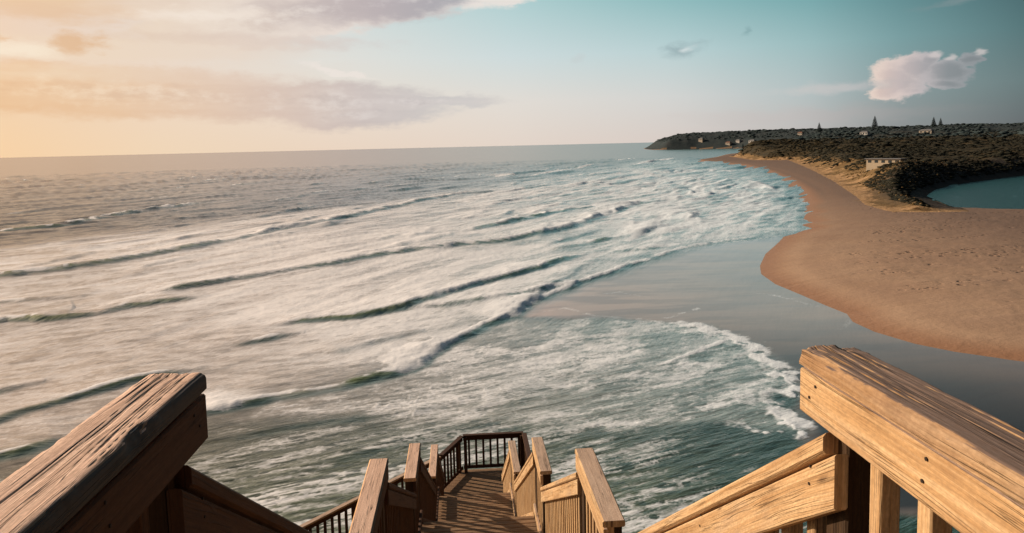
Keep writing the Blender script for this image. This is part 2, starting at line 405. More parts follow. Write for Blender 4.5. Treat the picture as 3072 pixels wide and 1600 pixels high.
def worn_cap(p0, p1, w, h, ch, seed, wear=1., end_rot=0.):
    """a finely divided handrail cap whose top is split by the weather and whose edges are chewed"""
    p0 = Vector(p0); p1 = Vector(p1); a = p1-p0; ln = a.length; a.normalize()
    up = Vector((0, 0, 1)); s = a.cross(up).normalized()
    nu = int(ln/.006); sec = []
    x, y = w/2, h/2
    def arc(cx, cy, r, a0, a1, n): return [(cx+r*math.cos(R(a0+(a1-a0)*k/n)), cy+r*math.sin(R(a0+(a1-a0)*k/n))) for k in range(n+1)]
    sec += [(-x+2*x*k/8, -y) for k in range(0, 8)]
    sec += arc(x-.004, -y+.004, .004, -90, 0, 2)
    sec += arc(x-ch, y-ch, ch, 0, 90, 8)
    nt = 56
    sec += [(x-ch-(2*x-2*ch)*k/nt, y) for k in range(1, nt)]
    sec += arc(-x+ch, y-ch, ch, 90, 180, 8)
    sec += arc(-x+.004, -y+.004, .004, 180, 270, 2)[:-1]
    n = len(sec)
    S = np.array(sec); U = np.linspace(0, ln, nu+1)
    per = np.concatenate([[0], np.cumsum(np.hypot(*(np.diff(np.vstack([S, S[:1]]), axis=0).T)))])
    uu, ii = np.meshgrid(U, np.arange(n), indexing='ij')
    sx_ = S[ii, 0]; sy_ = S[ii, 1]
    v = per[ii]
    wob = (fbm(uu*1.3, v*6, seed, 3)-.5)*.03
    topm = sstep(y-ch*.6, y, sy_)
    cr = fbm(uu*.55+seed, (v+wob)*52, seed+5, 2)
    crack = (1-sstep(0, .05, np.abs(cr-.5)))*sstep(.36, .56, fbm(uu*1.7, v*13, seed+9, 3))
    ridge = fbm(uu*4, (v+wob)*150, seed+13, 3)-.5
    dz = (-crack*.0022+ridge*.0008+(fbm(uu*3, v*9, seed+21, 3)-.5)*.004)*topm*wear
    edge = sstep(x-ch*1.3, x, np.abs(sx_))*sstep(-y, y, sy_)
    chew = np.clip(fbm(uu*9, v*18, seed+31, 4)-.54, 0, 1)*.03*edge*wear
    ox = sx_-np.sign(sx_)*chew; oy = sy_+dz-chew*.7
    endf = sstep(.10, 0., ln-uu)
    oy = oy-end_rot*endf*np.clip(fbm(uu*14, sx_*26, seed+41, 3)-.40, 0, 1)*.055*topm
    uo = uu
    bm = bmesh.new(); uvl = bm.loops.layers.uv.verify()
    vs = [[bm.verts.new(p0+a*float(uo[k, i])+s*float(ox[k, i])+up*float(oy[k, i])) for i in range(n)] for k in range(nu+1)]
    for k in range(nu):
        for i in range(n):
            j = (i+1) % n
            f = bm.faces.new((vs[k][i], vs[k][j], vs[k+1][j], vs[k+1][i]))
            q = ((U[k], per[i]), (U[k], per[i+1]), (U[k+1], per[i+1]), (U[k+1], per[i]))
            for l, (c, d) in zip(f.loops, q): l[uvl].uv = (c+seed, d+seed*.37)
            f.smooth = True
    bm.faces.new(vs[0][::-1]); e = bm.faces.new(vs[-1])
    for l in e.loops: l[uvl].uv = (l.vert.co.z*.6, l.vert.co.x)
    return bm

XL, XR = -.60, .81            # inner faces of the side boards
CAPW, CAPT, BT, BH = .14, .042, .032, .108
def railing(name, label, side, A, B, sloped, group, mats, deck, post_end=True, post_start=False, worn=None, pitch=.15, under=1.0):
    """side -1 left / +1 right. A,B = (y, z of cap top).  deck = z of walking surface at A and B"""
    xi = XL if side < 0 else XR
    mid = (A[0]+B[0])/2
    root = empty(name, (xi+side*.05, mid, (deck[0]+deck[1])/2), label, 'railing', group)
    a, b = Vector((0, A[0], A[1])), Vector((0, B[0], B[1]))
    dv = (b-a).normalized(); upv = Vector((1, 0, 0)).cross(dv)
    if upv.z < 0: upv = -upv
    cx = xi+side*(CAPW/2-.004)
    o = upv*(-CAPT/2)
    if worn:
        link_bm('cap_rail', worn_cap((cx, a.y, a.z-CAPT/2), (cx, b.y, b.z-CAPT/2), CAPW, CAPT, *worn), mats[0], root)
    else:
        bm = bmesh.new(); beam(bm, (cx, a.y+o.y, a.z+o.z), (cx, b.y+o.y, b.z+o.z), CAPW, CAPT, upv, .008, plumb=True)
        link_bm('cap_rail', bm, mats[0], root)
    o = upv*(-CAPT-.010-BH/2)
    bm = bmesh.new(); beam(bm, (xi+side*BT/2, a.y+o.y, a.z+o.z), (xi+side*BT/2, b.y+o.y, b.z+o.z), BT, BH, upv, .004, plumb=True)
    link_bm('side_board', bm, mats[1], root)
    lowz = .13
    da, db = Vector((0, A[0], deck[0]+lowz)), Vector((0, B[0], deck[1]+lowz))
    bm = bmesh.new(); beam(bm, (xi+side*BT/2, da.y, da.z), (xi+side*BT/2, db.y, db.z), BT, .09, upv, .005)
    link_bm('bottom_rail', bm, mats[1], root)
    ln = B[0]-A[0]
    y = B[0]-.28 if not sloped else A[0]+.12
    bx_ = xi+side*(BT+.0225)
    while A[0]+.05 < y < B[0]-.07:
        f = (y-A[0])/ln
        zt = A[1]+(B[1]-A[1])*f-CAPT-.012; zb = deck[0]+(deck[1]-deck[0])*f+.06
        if sloped: zt -= .012
        bm = bmesh.new(); beam(bm, (bx_, y, zb), (bx_, y, zt), .044, .044, (0, 1, 0), .004)
        link_bm('baluster', bm, mats[1], root)
        y += -pitch if not sloped else pitch
    for yes, Y, zt, zd in ((post_end, B[0]-.12, B[1], deck[1]), (post_start, A[0]+.10, A[1], deck[0])):
        if yes:
            bm = bmesh.new(); beam(bm, (xi+side*(BT+.048), Y, zd-under), (xi+side*(BT+.048), Y, zt-CAPT-.003), .095, .095, (0, 1, 0), .005)
            link_bm('post', bm, M_post, root)
    return root

def nails(root, side, spots):
    x = (XL if side < 0 else XR)-side*.0006
    for y, z in spots:
        bm = bmesh.new()
        bmesh.ops.create_cone(bm, cap_ends=True, segments=10, radius1=.0038, radius2=.003, depth=.004, matrix=Matrix.Translation((x, y, z)) @ Matrix.Rotation(R(90), 4, 'Y'))
        link_bm('nail', bm, M_nail, root)
LAND = [(-1.3, 1.74, 19.5), (4.38, 5.5, 17.7), (8.26, 9.27, 16.3), (13.2, 14.67, 14.1)]   # y start, y end, cap height
PLAT = (18.2, 20.45, 12.0)
DK = 1.05
names_l = ['left landing railing nearest the viewer, dark inner board and sunlit cracked top',
           'left railing of the second landing down, pale sunlit cap and dark inner side',
           'left railing of the third landing down, narrow pale cap behind the second',
           'left railing of the fourth landing down, short cap beside the viewing platform']
names_r = ['right landing railing nearest the viewer, golden sunlit boards and grey cap with rotten end',
           'right railing of the second landing down, broad grey cap over sunlit balusters',
           'right railing of the third landing down, grey cap rising behind the second',
           'right railing of the fourth landing down, smallest cap before the platform']
for k, (y0, y1, c) in enumerate(LAND):
    for side, nm in ((-1, names_l[k]), (1, names_r[k])):
        mt = (M_edge_shade, M_shade) if side < 0 else ((M_cap, M_near) if k == 0 else (M_wood, M_wood))
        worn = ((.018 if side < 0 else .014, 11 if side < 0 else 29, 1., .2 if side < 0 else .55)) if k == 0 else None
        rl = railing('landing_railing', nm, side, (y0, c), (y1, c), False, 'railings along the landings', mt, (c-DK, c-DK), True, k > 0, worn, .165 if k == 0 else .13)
        if k == 0: nails(rl, side, [(1.69, 19.39), (1.66, 19.425), (1.25, 19.385), (1.24, 19.43), (.8, 19.39), (.79, 19.43)])
flights = []
for k in range(4):
    y0 = LAND[k][1]; c0 = LAND[k][2]
    y1, c1 = (LAND[k+1][0], LAND[k+1][2]) if k < 3 else (PLAT[0], PLAT[2])
    flights.append((y0, c0-DK, y1, c1-DK))
fl_l = ['left stair railing of the top flight, dark shaded board sloping down from the near post',
        'left stair railing of the second flight, shaded board between two pale caps',
        'left stair railing of the third flight, dark and partly hidden by the railing before it',
        'left stair railing of the lowest flight down to the viewing platform']
fl_r = ['right stair railing of the top flight, golden grained board sloping down from the near post',
        'right stair railing of the second flight, orange board with dark gap above close balusters',
        'right stair railing of the third flight, short orange board and tight balusters',
        'right stair railing of the lowest flight, small sunlit board by the platform']
for k, (y0, d0, y1, d1) in enumerate(flights):
    for side, nm in ((-1, fl_l[k]), (1, fl_r[k])):
        sl = (d1-d0)/(y1-y0)
        ya = y0-.115 if k == 0 else y0-.02; yb = y1+.02
        za = d0+DK-.175; zb = d1+DK-.20
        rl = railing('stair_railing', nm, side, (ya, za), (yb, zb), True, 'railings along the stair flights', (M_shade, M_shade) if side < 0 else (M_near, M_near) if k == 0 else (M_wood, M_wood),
                (d0-.1, d1-.02), False, False, None, .15 if k == 0 else .125)

        if k == 0: nails(rl, side, [(1.68, 19.225), (1.685, 19.18), (2.5, 18.69), (2.51, 18.645)])
# flights: treads and stringers
fnames = ['top flight of timber steps directly below the viewer', 'second flight of timber steps between the first two sunlit caps',
          'third flight of timber steps with striped shade across the treads', 'lowest flight of timber steps reaching the platform']
for k, (y0, d0, y1, d1) in enumerate(flights):
    root = empty('stair_flight', ((XL+XR)/2, (y0+y1)/2, (d0+d1)/2), fnames[k], 'stairs', 'flights of the beach stairs')
    n = max(2, round((d0-d1)/.17)); rise = (d0-d1)/n; run = (y1-y0)/n
    for i in range(n-1):
        z = d0-rise*(i+1)-.02; yy = y0+run*i
        bm = bmesh.new()
        for q in range(2):
            w = run/2-.004
            beam(bm, (XL+.045, yy+run*(q+.5)/2+.01, z), (XR-.045, yy+run*(q+.5)/2+.01, z), w, .038, (0, 0, 1), .004)
        link_bm('tread', bm, M_deck, root)
    for x in (XL+.02, XR-.02):
        bm = bmesh.new(); beam(bm, (x, y0+.02, d0-.20), (x, y1-.02, d1-.06), .044, .24, (0, 0, 1), .004)
        link_bm('stringer', bm, M_wood, root)

# landings
lnames = ['top timber landing under the viewer', 'second timber landing at the foot of the top flight', 'third timber landing halfway down the stairs', 'fourth timber landing before the lowest flight']
for k, (y0, y1, c) in enumerate(LAND):
    d = c-DK
    root = empty('landing_deck', ((XL+XR)/2, (y0+y1)/2, d-.2), lnames[k], 'deck', 'landings of the beach stairs')
    bm = bmesh.new(); y = y0+.005
    while y < y1-.05:
        beam(bm, (XL-.10, y+.045, d-.019), (XR+.10, y+.045, d-.019), .086, .036, (0, 0, 1), .004); y += .0945
    link_bm('deck_board', bm, M_deck, root)
    for x in (XL+.03, XR-.03):
        bm = bmesh.new(); beam(bm, (x, y0+.05, d-.14), (x, y1-.05, d-.14), .045, .19, (0, 0, 1), .004); link_bm('joist', bm, M_wood, root)
    for x in (XL-.08, XR+.08):
        for y in (y0+.10, y1-.12):
            if k == 0 and y < 0: continue
            bm = bmesh.new(); beam(bm, (x, y, d-3.), (x, y, d-1.02), .094, .094, (0, 1, 0), .004); link_bm('support_post', bm, M_post, root)

# viewing platform with a side walkway
pd = PLAT[2]-DK
def deck_poly(bm, poly, z, dirv, bw=.0945):
    """boards clipped to a convex polygon, running along dirv"""
    a = Vector((dirv[0], dirv[1])).normalized(); n = Vector((-a.y, a.x))
    vals = [Vector(p).dot(n) for p in poly]; s = min(vals)
    while s < max(vals):
        c = s+bw/2; hit = []
        for i in range(len(poly)):
            p, q = Vector(poly[i]), Vector(poly[(i+1) % len(poly)])
            dp, dq = p.dot(n)-c, q.dot(n)-c
            if dp*dq < 0: hit.append((p+(q-p)*(dp/(dp-dq))).dot(a))
        if len(hit) == 2 and abs(hit[0]-hit[1]) > .1:
            h0, h1 = min(hit), max(hit)
            p = n*c+a*h0; q = n*c+a*h1
            beam(bm, (p.x, p.y, z-.019), (q.x, q.y, z-.019), bw-.008, .036, (0, 0, 1), .004)
        s += bw
root = empty('viewing_platform', (.4, 19.3, pd-.2), 'small timber viewing platform at the bottom of the stairs', 'deck')
bm = bmesh.new(); deck_poly(bm, [(-.75, 18.2), (1.66, 18.2), (1.66, 20.55), (-.22, 20.55), (-.80, 19.2)], pd, (1, 0)); link_bm('deck_board', bm, M_deck, root)
for x in (-.6, .4, 1.5):
    bm = bmesh.new(); beam(bm, (x, 18.3, pd-.15), (x, 20.4 if x > -.5 else 19.5, pd-.15), .05, .2, (0, 0, 1), .004); link_bm('joist', bm, M_wood, root)
for x, y in ((-.1, 20.35), (1.5, 20.35), (1.5, 18.4), (-.6, 18.4)):
    bm = bmesh.new(); beam(bm, (x, y, pd-5), (x, y, pd-.26), .12, .12, (0, 1, 0), .004); link_bm('support_post', bm, M_post, root)

def free_rail(name, label, p, q, z, group, capm=None):
    p = Vector((p[0], p[1], z)); q = Vector((q[0], q[1], z)); a = (q-p).normalized()
    root = empty(name, (p+q)/2-Vector((0, 0, DK)), label, 'railing', group)
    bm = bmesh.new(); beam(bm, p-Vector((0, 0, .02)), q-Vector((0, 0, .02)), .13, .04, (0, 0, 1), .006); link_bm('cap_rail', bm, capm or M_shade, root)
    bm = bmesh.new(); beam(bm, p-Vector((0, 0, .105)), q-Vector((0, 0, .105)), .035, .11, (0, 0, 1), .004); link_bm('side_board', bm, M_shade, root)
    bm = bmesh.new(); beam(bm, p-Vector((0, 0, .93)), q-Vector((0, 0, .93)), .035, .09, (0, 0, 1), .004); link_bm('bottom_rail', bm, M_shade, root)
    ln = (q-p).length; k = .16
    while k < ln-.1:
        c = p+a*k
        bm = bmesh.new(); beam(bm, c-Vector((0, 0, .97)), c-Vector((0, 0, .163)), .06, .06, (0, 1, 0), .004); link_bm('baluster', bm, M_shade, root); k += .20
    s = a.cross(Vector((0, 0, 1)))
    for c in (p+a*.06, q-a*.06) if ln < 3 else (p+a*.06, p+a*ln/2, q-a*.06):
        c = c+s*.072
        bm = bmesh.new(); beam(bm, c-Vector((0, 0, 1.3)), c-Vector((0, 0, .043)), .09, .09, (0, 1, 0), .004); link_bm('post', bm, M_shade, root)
    return root
free_rail('platform_railing', 'end railing across the far side of the viewing platform, thin dark balusters against the water', (-.14, 20.47), (1.55, 20.47), PLAT[2], 'railings of the viewing platform')
free_rail('platform_railing', 'right side railing of the viewing platform behind the last sunlit caps', (1.57, 20.40), (1.57, 18.25), PLAT[2], 'railings of the viewing platform')
free_rail('platform_railing', 'short left railing of the viewing platform, angled in from its far corner post', (-.17, 20.42), (-.72, 19.17), PLAT[2], 'railings of the viewing platform')
free_rail('walkway_railing', 'dark outer railing of the side walkway leading back left from the platform', (-.76, 19.10), (-4.4, 14.85), PLAT[2], 'railings of the viewing platform', M_wood)
root = empty('side_walkway', (-2, 17, pd-.2), 'timber side walkway running back left below the stairs', 'deck')
ux, uy = Vector((-4.72, -5.87)).normalized(); nx, ny = -uy*-1, ux
nrm = Vector((.78, -.63)); st_ = Vector((-.84, 19.1)); en_ = Vector((-4.5, 14.85))
bm = bmesh.new(); deck_poly(bm, [tuple(st_), tuple(st_+nrm*.55), tuple(en_+nrm*1.2), tuple(en_)], pd-.004, (nrm.x, nrm.y)); link_bm('deck_board', bm, M_deck, root)
for f in (.2, .6, .95):
    for w in (.12, .9):
        c = st_+(en_-st_)*f+nrm*w*(.5+.5*f)
        bm = bmesh.new(); beam(bm, (c.x, c.y, pd-4), (c.x, c.y, pd-.045), .1, .1, (0, 1, 0), .004); link_bm('support_post', bm, M_post, root)

# ------------------------------------------------------------------ the land
SHORE = [(55.89,56.43),(49.05,61.82),(47.38,63.34),(45.23,65.67),(43.35,68.81),(42.16,73.76),(42.21,78.2),(43.5,81.92),(43.33,86.29),(43.3,93.67),(43.18,100.82),(44.45,108.8),(47.1,115.8),(52.92,127.85),(61.65,142.26),(66.61,150.81),(78.27,162.78),(78.24,169.68),(84.28,175.31),(87.58,188.85),(94.71,197.08),(97.94,210.47),(108.19,226.54),(115.69,245.16),(132.18,283.55),(158.21,354.36),(194.91,468.72),(228.56,597.32),(240.68,722.27),(256.2,801.72),(311.78,905.9),(390.55,1083.07),(468.83,1225.53)]
CLIFFS = [(745., 1700.), (680., 1840.), (600., 1900.), (545., 1915.), (516., 1928.), (508., 1965.), (520., 2060.), (545., 2200.), (640., 2600.), (1800., 5200.), (6000., 6000.), (6500., 60.), (400., 42.)]
SHORE_POLY = [q[:2] for q in SHORE]+CLIFFS
LAGOON = [(153.91,237.34),(173.34,262.76),(204.97,293.44),(262.25,335.1),(340.39,382.5),(518.8,427.37),(192.87,158.07),(142.08,181.08),(134.1,190.08),(138.83,203.51)]
DUNE = [(313.13,857.92),(269.65,675.58),(289.92,645.77),(213.94,443.39),(167.22,323.86),(127.56,229.34),(114.3,200.32),(108.5,178.51),(112.89,175.79),(119.87,175.67),(131.9,201.02),(140.4,219.81),(161.82,248.98),(194.53,280.84),(254.13,324.76),(328.52,369.2),(531.64,438.07)]+[(3000., 900.), (6500., 5800.), (1800., 5180.), (642., 2590.), (549., 2200.), (524., 2060.), (513., 1966.), (520., 1933.), (546., 1921.), (602., 1907.), (684., 1848.), (748., 1705.)]

th = np.radians(np.linspace(11, 52, 620)); rr = np.exp(np.linspace(math.log(58), math.log(4200), 640))
TH, RR = np.meshgrid(th, rr, indexing='xy')
X = RR*np.sin(TH); Y = RR*np.cos(TH)
x, y, r = X.ravel(), Y.ravel(), RR.ravel()
ds = poly_sd(x, y, SHORE_POLY); dl = poly_sd(x, y, LAGOON); dd = poly_sd(x, y, DUNE)
def land_height(x, y, ds, dl, dd):
    r = np.hypot(x, y)
    z = np.where(ds > 0, 1.7*(1-np.exp(-ds/11.)), np.maximum(ds*.12, -1.5))
    z = z+np.where(ds > 0, sstep(2, 25, ds), 0)*((fbm(x/14, y/14, 3, 4)-.5)*.5+(fbm(x/2.2, y/2.2, 8, 3)-.5)*.16)
    lag = sstep(-9, 3, dl)
    z = z*(1-lag)+lag*-.6
    top = np.interp(r, [150, 220, 300, 420, 700, 1200, 1500, 1750, 2000, 2600], [7., 8.0, 8.5, 8., 10, 17, 26, 38, 42, 44])
    e = np.where(r < 1200, sstep(0, 24, dd), sstep(-4, 46, dd)*.45+.55*sstep(0, 130, dd))
    hum = (fbm(x/22, y/22, 21, 4)-.5)*np.where(r < 900, 4.2, 8)+(fbm(x/7, y/7, 22, 3)-.5)*1.4
    hum = hum+(fbm(x/160, y/160, 25, 3)-.5)*np.where(r < 900, 3, 9)
    return z+e*(top+hum-1.5)
z = land_height(x, y, ds, dl, dd)
veg = sstep(-2, 9, dd+(fbm(x/9, y/9, 31, 4)-.5)*22)
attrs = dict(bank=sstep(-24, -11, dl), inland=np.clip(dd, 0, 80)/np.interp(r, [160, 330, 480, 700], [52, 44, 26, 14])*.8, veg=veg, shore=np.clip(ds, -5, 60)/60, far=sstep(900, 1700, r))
Z = z.reshape(X.shape)
dq = lambda v: v.reshape(X.shape)[:-1, :-1]
m_dune = (dq(dd) > -3)
m_head = m_dune & (dq(r) > 1250)
m_beach = ~m_dune & (dq(ds) > -6)
m_dune &= ~m_head

def sand_material():
    m, t, out = material('beach_sand')
    g = t.new('ShaderNodeNewGeometry'); p = g.outputs['Position']; px, py, pz = t.sep(p)
    sh = t.attr('shore'); vg = t.attr('veg')
    n1 = t.noise(p, .06, 5.); n2 = t.noise(p, .9, 5., .65); n3 = t.noise(t.mapping(p, rot=(0, 0, .5), scale=(.25, 1.2, 1)), .35, 4.)
    col = t.ramp(n1, [(.3, (.50, .315, .20, 1)), (.55, (.60, .395, .255, 1)), (.75, (.54, .36, .24, 1))])
    col = t.mix(t.lr(.3, .75, n3, 0., .45), col, (.42, .27, .195, 1))
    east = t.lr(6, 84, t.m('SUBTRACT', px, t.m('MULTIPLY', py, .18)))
    col = t.mix(t.m('MULTIPLY', east, .95), col, (.165, .11, .085, 1))  # vignette darkening painted into the sand colour towards the right
    wet = t.ss(.004, .09, sh, 1., 0.)
    col = t.mix(wet, col, (.33, .175, .10, 1))
    band_ = t.m('MULTIPLY', t.ss(.10, .13, t.m('ADD', sh, t.m('MULTIPLY', n2, .02))), t.ss(.20, .15, t.m('ADD', sh, t.m('MULTIPLY', n2, .03))))
    col = t.mix(t.m('MULTIPLY', band_, .22), col, (.26, .16, .11, 1))
    # footprints trodden into the dry sand
    fp = t.voro(p, .75); fm = t.ss(.47, .60, t.noise(t.mapping(p, rot=(0, 0, -.35), scale=(.35, 1, 1)), .10, 3.))
    foot = t.m('MULTIPLY', t.ss(.16, .42, fp, 1., 0.), t.m('MULTIPLY', fm, t.ss(.12, .3, sh)))
    foot = t.m('MULTIPLY', foot, t.ss(.40, .54, t.noise(p, .8, 3.)))
    col = t.mix(t.m('MULTIPLY', foot, .85), col, (.16, .095, .065, 1))
    col = t.mix(t.m('MULTIPLY', vg, .9), col, t.mix(n2, (.12, .075, .03, 1), (.30, .19, .08, 1)))
    h = t.m('ADD', t.m('MULTIPLY', n2, .6), t.m('ADD', t.m('MULTIPLY', n3, 1.), t.m('MULTIPLY', foot, -1.2)))
    rough = t.m('SUBTRACT', .92, t.m('MULTIPLY', wet, .35))
    s = t.bsdf(Base_Color=col, Roughness=rough, Specular_IOR_Level=.3, Normal=t.bump(h, .7, .25))
    t.l.new(s, out.inputs[0]); return m
def scrub_ground():
    m, t, out = material('dune_ground')
    g = t.new('ShaderNodeNewGeometry'); p = g.outputs['Position']; px, py, pz = t.sep(p)
    vg = t.attr('veg'); fa = t.attr('far')
    n1 = t.noise(p, .05, 6., .65); n2 = t.noise(p, .35, 5., .65)
    scr = t.ramp(n1, [(.3, (.034, .030, .020, 1)), (.5, (.046, .038, .023, 1)), (.62, (.065, .048, .026, 1)), (.75, (.10, .07, .04, 1))])
    sand = t.mix(n2, (.48, .31, .175, 1), (.32, .19, .09, 1))
    ins = t.attr('inland')
    edge = t.ss(.35, .75, t.m('ADD', vg, t.m('MULTIPLY', t.m('SUBTRACT', n2, .5), .9)))
    gold = t.mix(t.ss(.42, .66, n1), (.17, .11, .05, 1), (.30, .19, .09, 1))
    gold = t.mix(t.ss(.56, .66, n2), gold, (.10, .05, .02, 1))
    col = t.mix(edge, sand, gold)
    col = t.mix(t.ss(.42, .62, t.m('ADD', ins, t.m('MULTIPLY', t.m('SUBTRACT', n1, .5), .5))), col, scr)
    col = t.mix(t.m('MULTIPLY', t.attr('bank'), .95), col, t.mix(n2, (.030, .029, .030, 1), (.058, .050, .044, 1)))  # shaded lagoon side of the dune painted dark grey
    farc = t.ramp(n1, [(.3, (.030, .042, .047, 1)), (.55, (.042, .054, .058, 1)), (.75, (.065, .064, .064, 1))])  # bluish distance haze painted into the headland ground
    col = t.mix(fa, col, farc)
    s = t.bsdf(Base_Color=col, Roughness=.95, Specular_IOR_Level=.1, Normal=t.bump(n2, .8, 1.2))
    t.l.new(s, out.inputs[0]); return m
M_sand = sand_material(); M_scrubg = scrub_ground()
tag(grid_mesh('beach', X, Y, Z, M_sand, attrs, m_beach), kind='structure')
tag(grid_mesh('dunes', X, Y, Z, M_scrubg, attrs, m_dune), kind='structure')
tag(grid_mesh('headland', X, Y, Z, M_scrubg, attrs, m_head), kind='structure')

def hgt(px, py):
    a = np.array([px], float); b = np.array([py], float)
    return float(land_height(a, b, poly_sd(a, b, SHORE_POLY), poly_sd(a, b, LAGOON), poly_sd(a, b, DUNE))[0])

# ------------------------------------------------------------------ scrub and trees
def leaf_material(name, stops, sc=.6):
    m, t, out = material(name)
    g = t.new('ShaderNodeNewGeometry'); p = g.outputs['Position']
    rnd = t.attr('tone')
    n = t.noise(p, sc, 4., .7)
    f = t.m('ADD', t.m('MULTIPLY', rnd, .65), t.m('MULTIPLY', n, .4))
    col = t.ramp(f, [(a, (*c, 1)) for a, c in stops])
    s = t.bsdf(Base_Color=col, Roughness=.9, Specular_IOR_Level=.1, Normal=t.bump(t.noise(p, sc*4, 3.), .7, .4))
    t.l.new(s, out.inputs[0]); return m
M_bush = leaf_material('scrub_leaves', [(.15, (.020, .019, .014)), (.38, (.032, .031, .020)), (.6, (.052, .043, .024)), (.85, (.10, .072, .036))])
M_grass = leaf_material('dune_grass', [(.15, (.06, .04, .018)), (.5, (.13, .085, .035)), (.85, (.20, .13, .055))])
M_canopy = leaf_material('headland_leaves', [(.15, (.026, .040, .044)), (.5, (.036, .053, .057)), (.85, (.050, .066, .066))], .12)  # leaf colours tinted blue to paint in distance haze
_ico = bmesh.new(); bmesh.ops.create_icosphere(_ico, subdivisions=1, radius=1)
_iv = np.array([v.co[:] for v in _ico.verts]); _ico.verts.ensure_lookup_table(); _if = np.array([[v.index for v in f.verts] for f in _ico.faces]); _ico.free()
_ico = bmesh.new(); bmesh.ops.create_icosphere(_ico, subdivisions=2, radius=1)
_iv2 = np.array([v.co[:] for v in _ico.verts]); _if2 = np.array([[v.index for v in f.verts] for f in _ico.faces]); _ico.free()
rng = np.random.default_rng(5)
def clumps(name, pts, mat, iv, if_, jit=.35, parent=None):
    """pts rows: x,y,z,rx,ry,rz,tone -> one mesh of ragged leaf clumps"""
    n = len(pts); k = len(iv)
    pts = np.asarray(pts, float)
    a = rng.uniform(0, 6.28, n); ca, sa = np.cos(a)[:, None], np.sin(a)[:, None]
    v = iv[None]*(1+rng.uniform(-jit, jit, (n, k, 1)))
    vx = v[..., 0]*ca-v[..., 1]*sa; vy = v[..., 0]*sa+v[..., 1]*ca
    V = np.stack([vx*pts[:, 3:4]+pts[:, 0:1], vy*pts[:, 4:5]+pts[:, 1:2], v[..., 2]*pts[:, 5:6]+pts[:, 2:3]], -1).reshape(-1, 3)
    Fc = (if_[None]+(np.arange(n)*k)[:, None, None]).reshape(-1, 3)
    me = bpy.data.meshes.new(name)
    me.vertices.add(len(V)); me.vertices.foreach_set('co', V.astype(np.float32).reshape(-1))
    me.loops.add(len(Fc)*3); me.loops.foreach_set('vertex_index', Fc.astype(np.int32).reshape(-1))
    me.polygons.add(len(Fc)); me.polygons.foreach_set('loop_start', np.arange(0, len(Fc)*3, 3, dtype=np.int32))
    me.update(calc_edges=True)
    me.polygons.foreach_set('use_smooth', np.ones(len(Fc), bool))
    at = me.attributes.new('tone', 'FLOAT', 'POINT')
    at.data.foreach_set('value', np.clip(np.repeat(pts[:, 6], k)+rng.uniform(-.15, .15, n*k), 0, 1).astype(np.float32))
    me.materials.append(mat)
    o = bpy.data.objects.new(name, me); COL.objects.link(o)
    if parent is not None:
        o.parent = parent; o.matrix_parent_inverse = Matrix.Translation(parent.location).inverted()
    return o
# dune scrub
N = 130000
r_ = np.exp(rng.uniform(math.log(165), math.log(1300), N)); a_ = np.radians(rng.uniform(13, 46, N))
bx, by = r_*np.sin(a_), r_*np.cos(a_)
bds, bdl, bdd = poly_sd(bx, by, SHORE_POLY), poly_sd(bx, by, LAGOON), poly_sd(bx, by, DUNE)
dens = fbm(bx/30, by/30, 55, 4)
frontw = np.interp(r_, [160, 330, 480, 700], [26, 22, 12, 7])
ok = ((bdl > -26) & (bdd > 5)) | (bdd > frontw+(fbm(bx/9, by/9, 31, 4)-.5)*np.interp(r_, [160, 500], [40, 26]))
ok = ok & (bdl < -4) & (dens > .36) & (np.hypot(bx-372*math.sin(R(30.25)), by-366*math.cos(R(30.25))) > 9)
bx, by, r_ = bx[ok], by[ok], r_[ok]
bz = land_height(bx, by, bds[ok], bdl[ok], bdd[ok])
sz_ = np.exp(rng.normal(-.75, .5, len(bx)))*np.interp(r_, [160, 400, 1300], [.45, .75, 1.7])
tone = np.clip(fbm(bx/45, by/45, 61, 3)*1.1-.1+rng.uniform(-.25, .25, len(bx))-.42*sstep(21, 32, np.degrees(np.arctan2(bx, by))), 0, 1)  # clumps darken to the right, vignette shading painted into their tone
sc_ = clumps('scrub', np.stack([bx, by, bz+sz_*.18, sz_*1.7, sz_*1.7, sz_*.40, tone], -1), M_bush, _iv, _if)
tag(sc_, 'low dark coastal scrub covering the dunes behind the beach', 'scrub', kind='stuff')
# tufts of dune grass on the sandy front slope
N = 2600
r_ = rng.uniform(170, 420, N); a_ = np.radians(rng.uniform(20, 34, N))
gx, gy = r_*np.sin(a_), r_*np.cos(a_)
gds, gdl, gdd = poly_sd(gx, gy, SHORE_POLY), poly_sd(gx, gy, LAGOON), poly_sd(gx, gy, DUNE)
ok = (gdd > 4) & (gdd < 40) & (gdl < -6) & (fbm(gx/7, gy/7, 71, 3) > .47)
gx, gy = gx[ok], gy[ok]; gz = land_height(gx, gy, gds[ok], gdl[ok], gdd[ok])
s_ = rng.uniform(.2, .5, len(gx))
tag(clumps('dune_grass', np.stack([gx, gy, gz+s_*.2, s_, s_, s_*.8, rng.uniform(0, 1, len(gx))], -1), M_grass, _iv, _if),
    'golden dune grass tufts on the sunlit front of the dune', 'grass', kind='stuff')
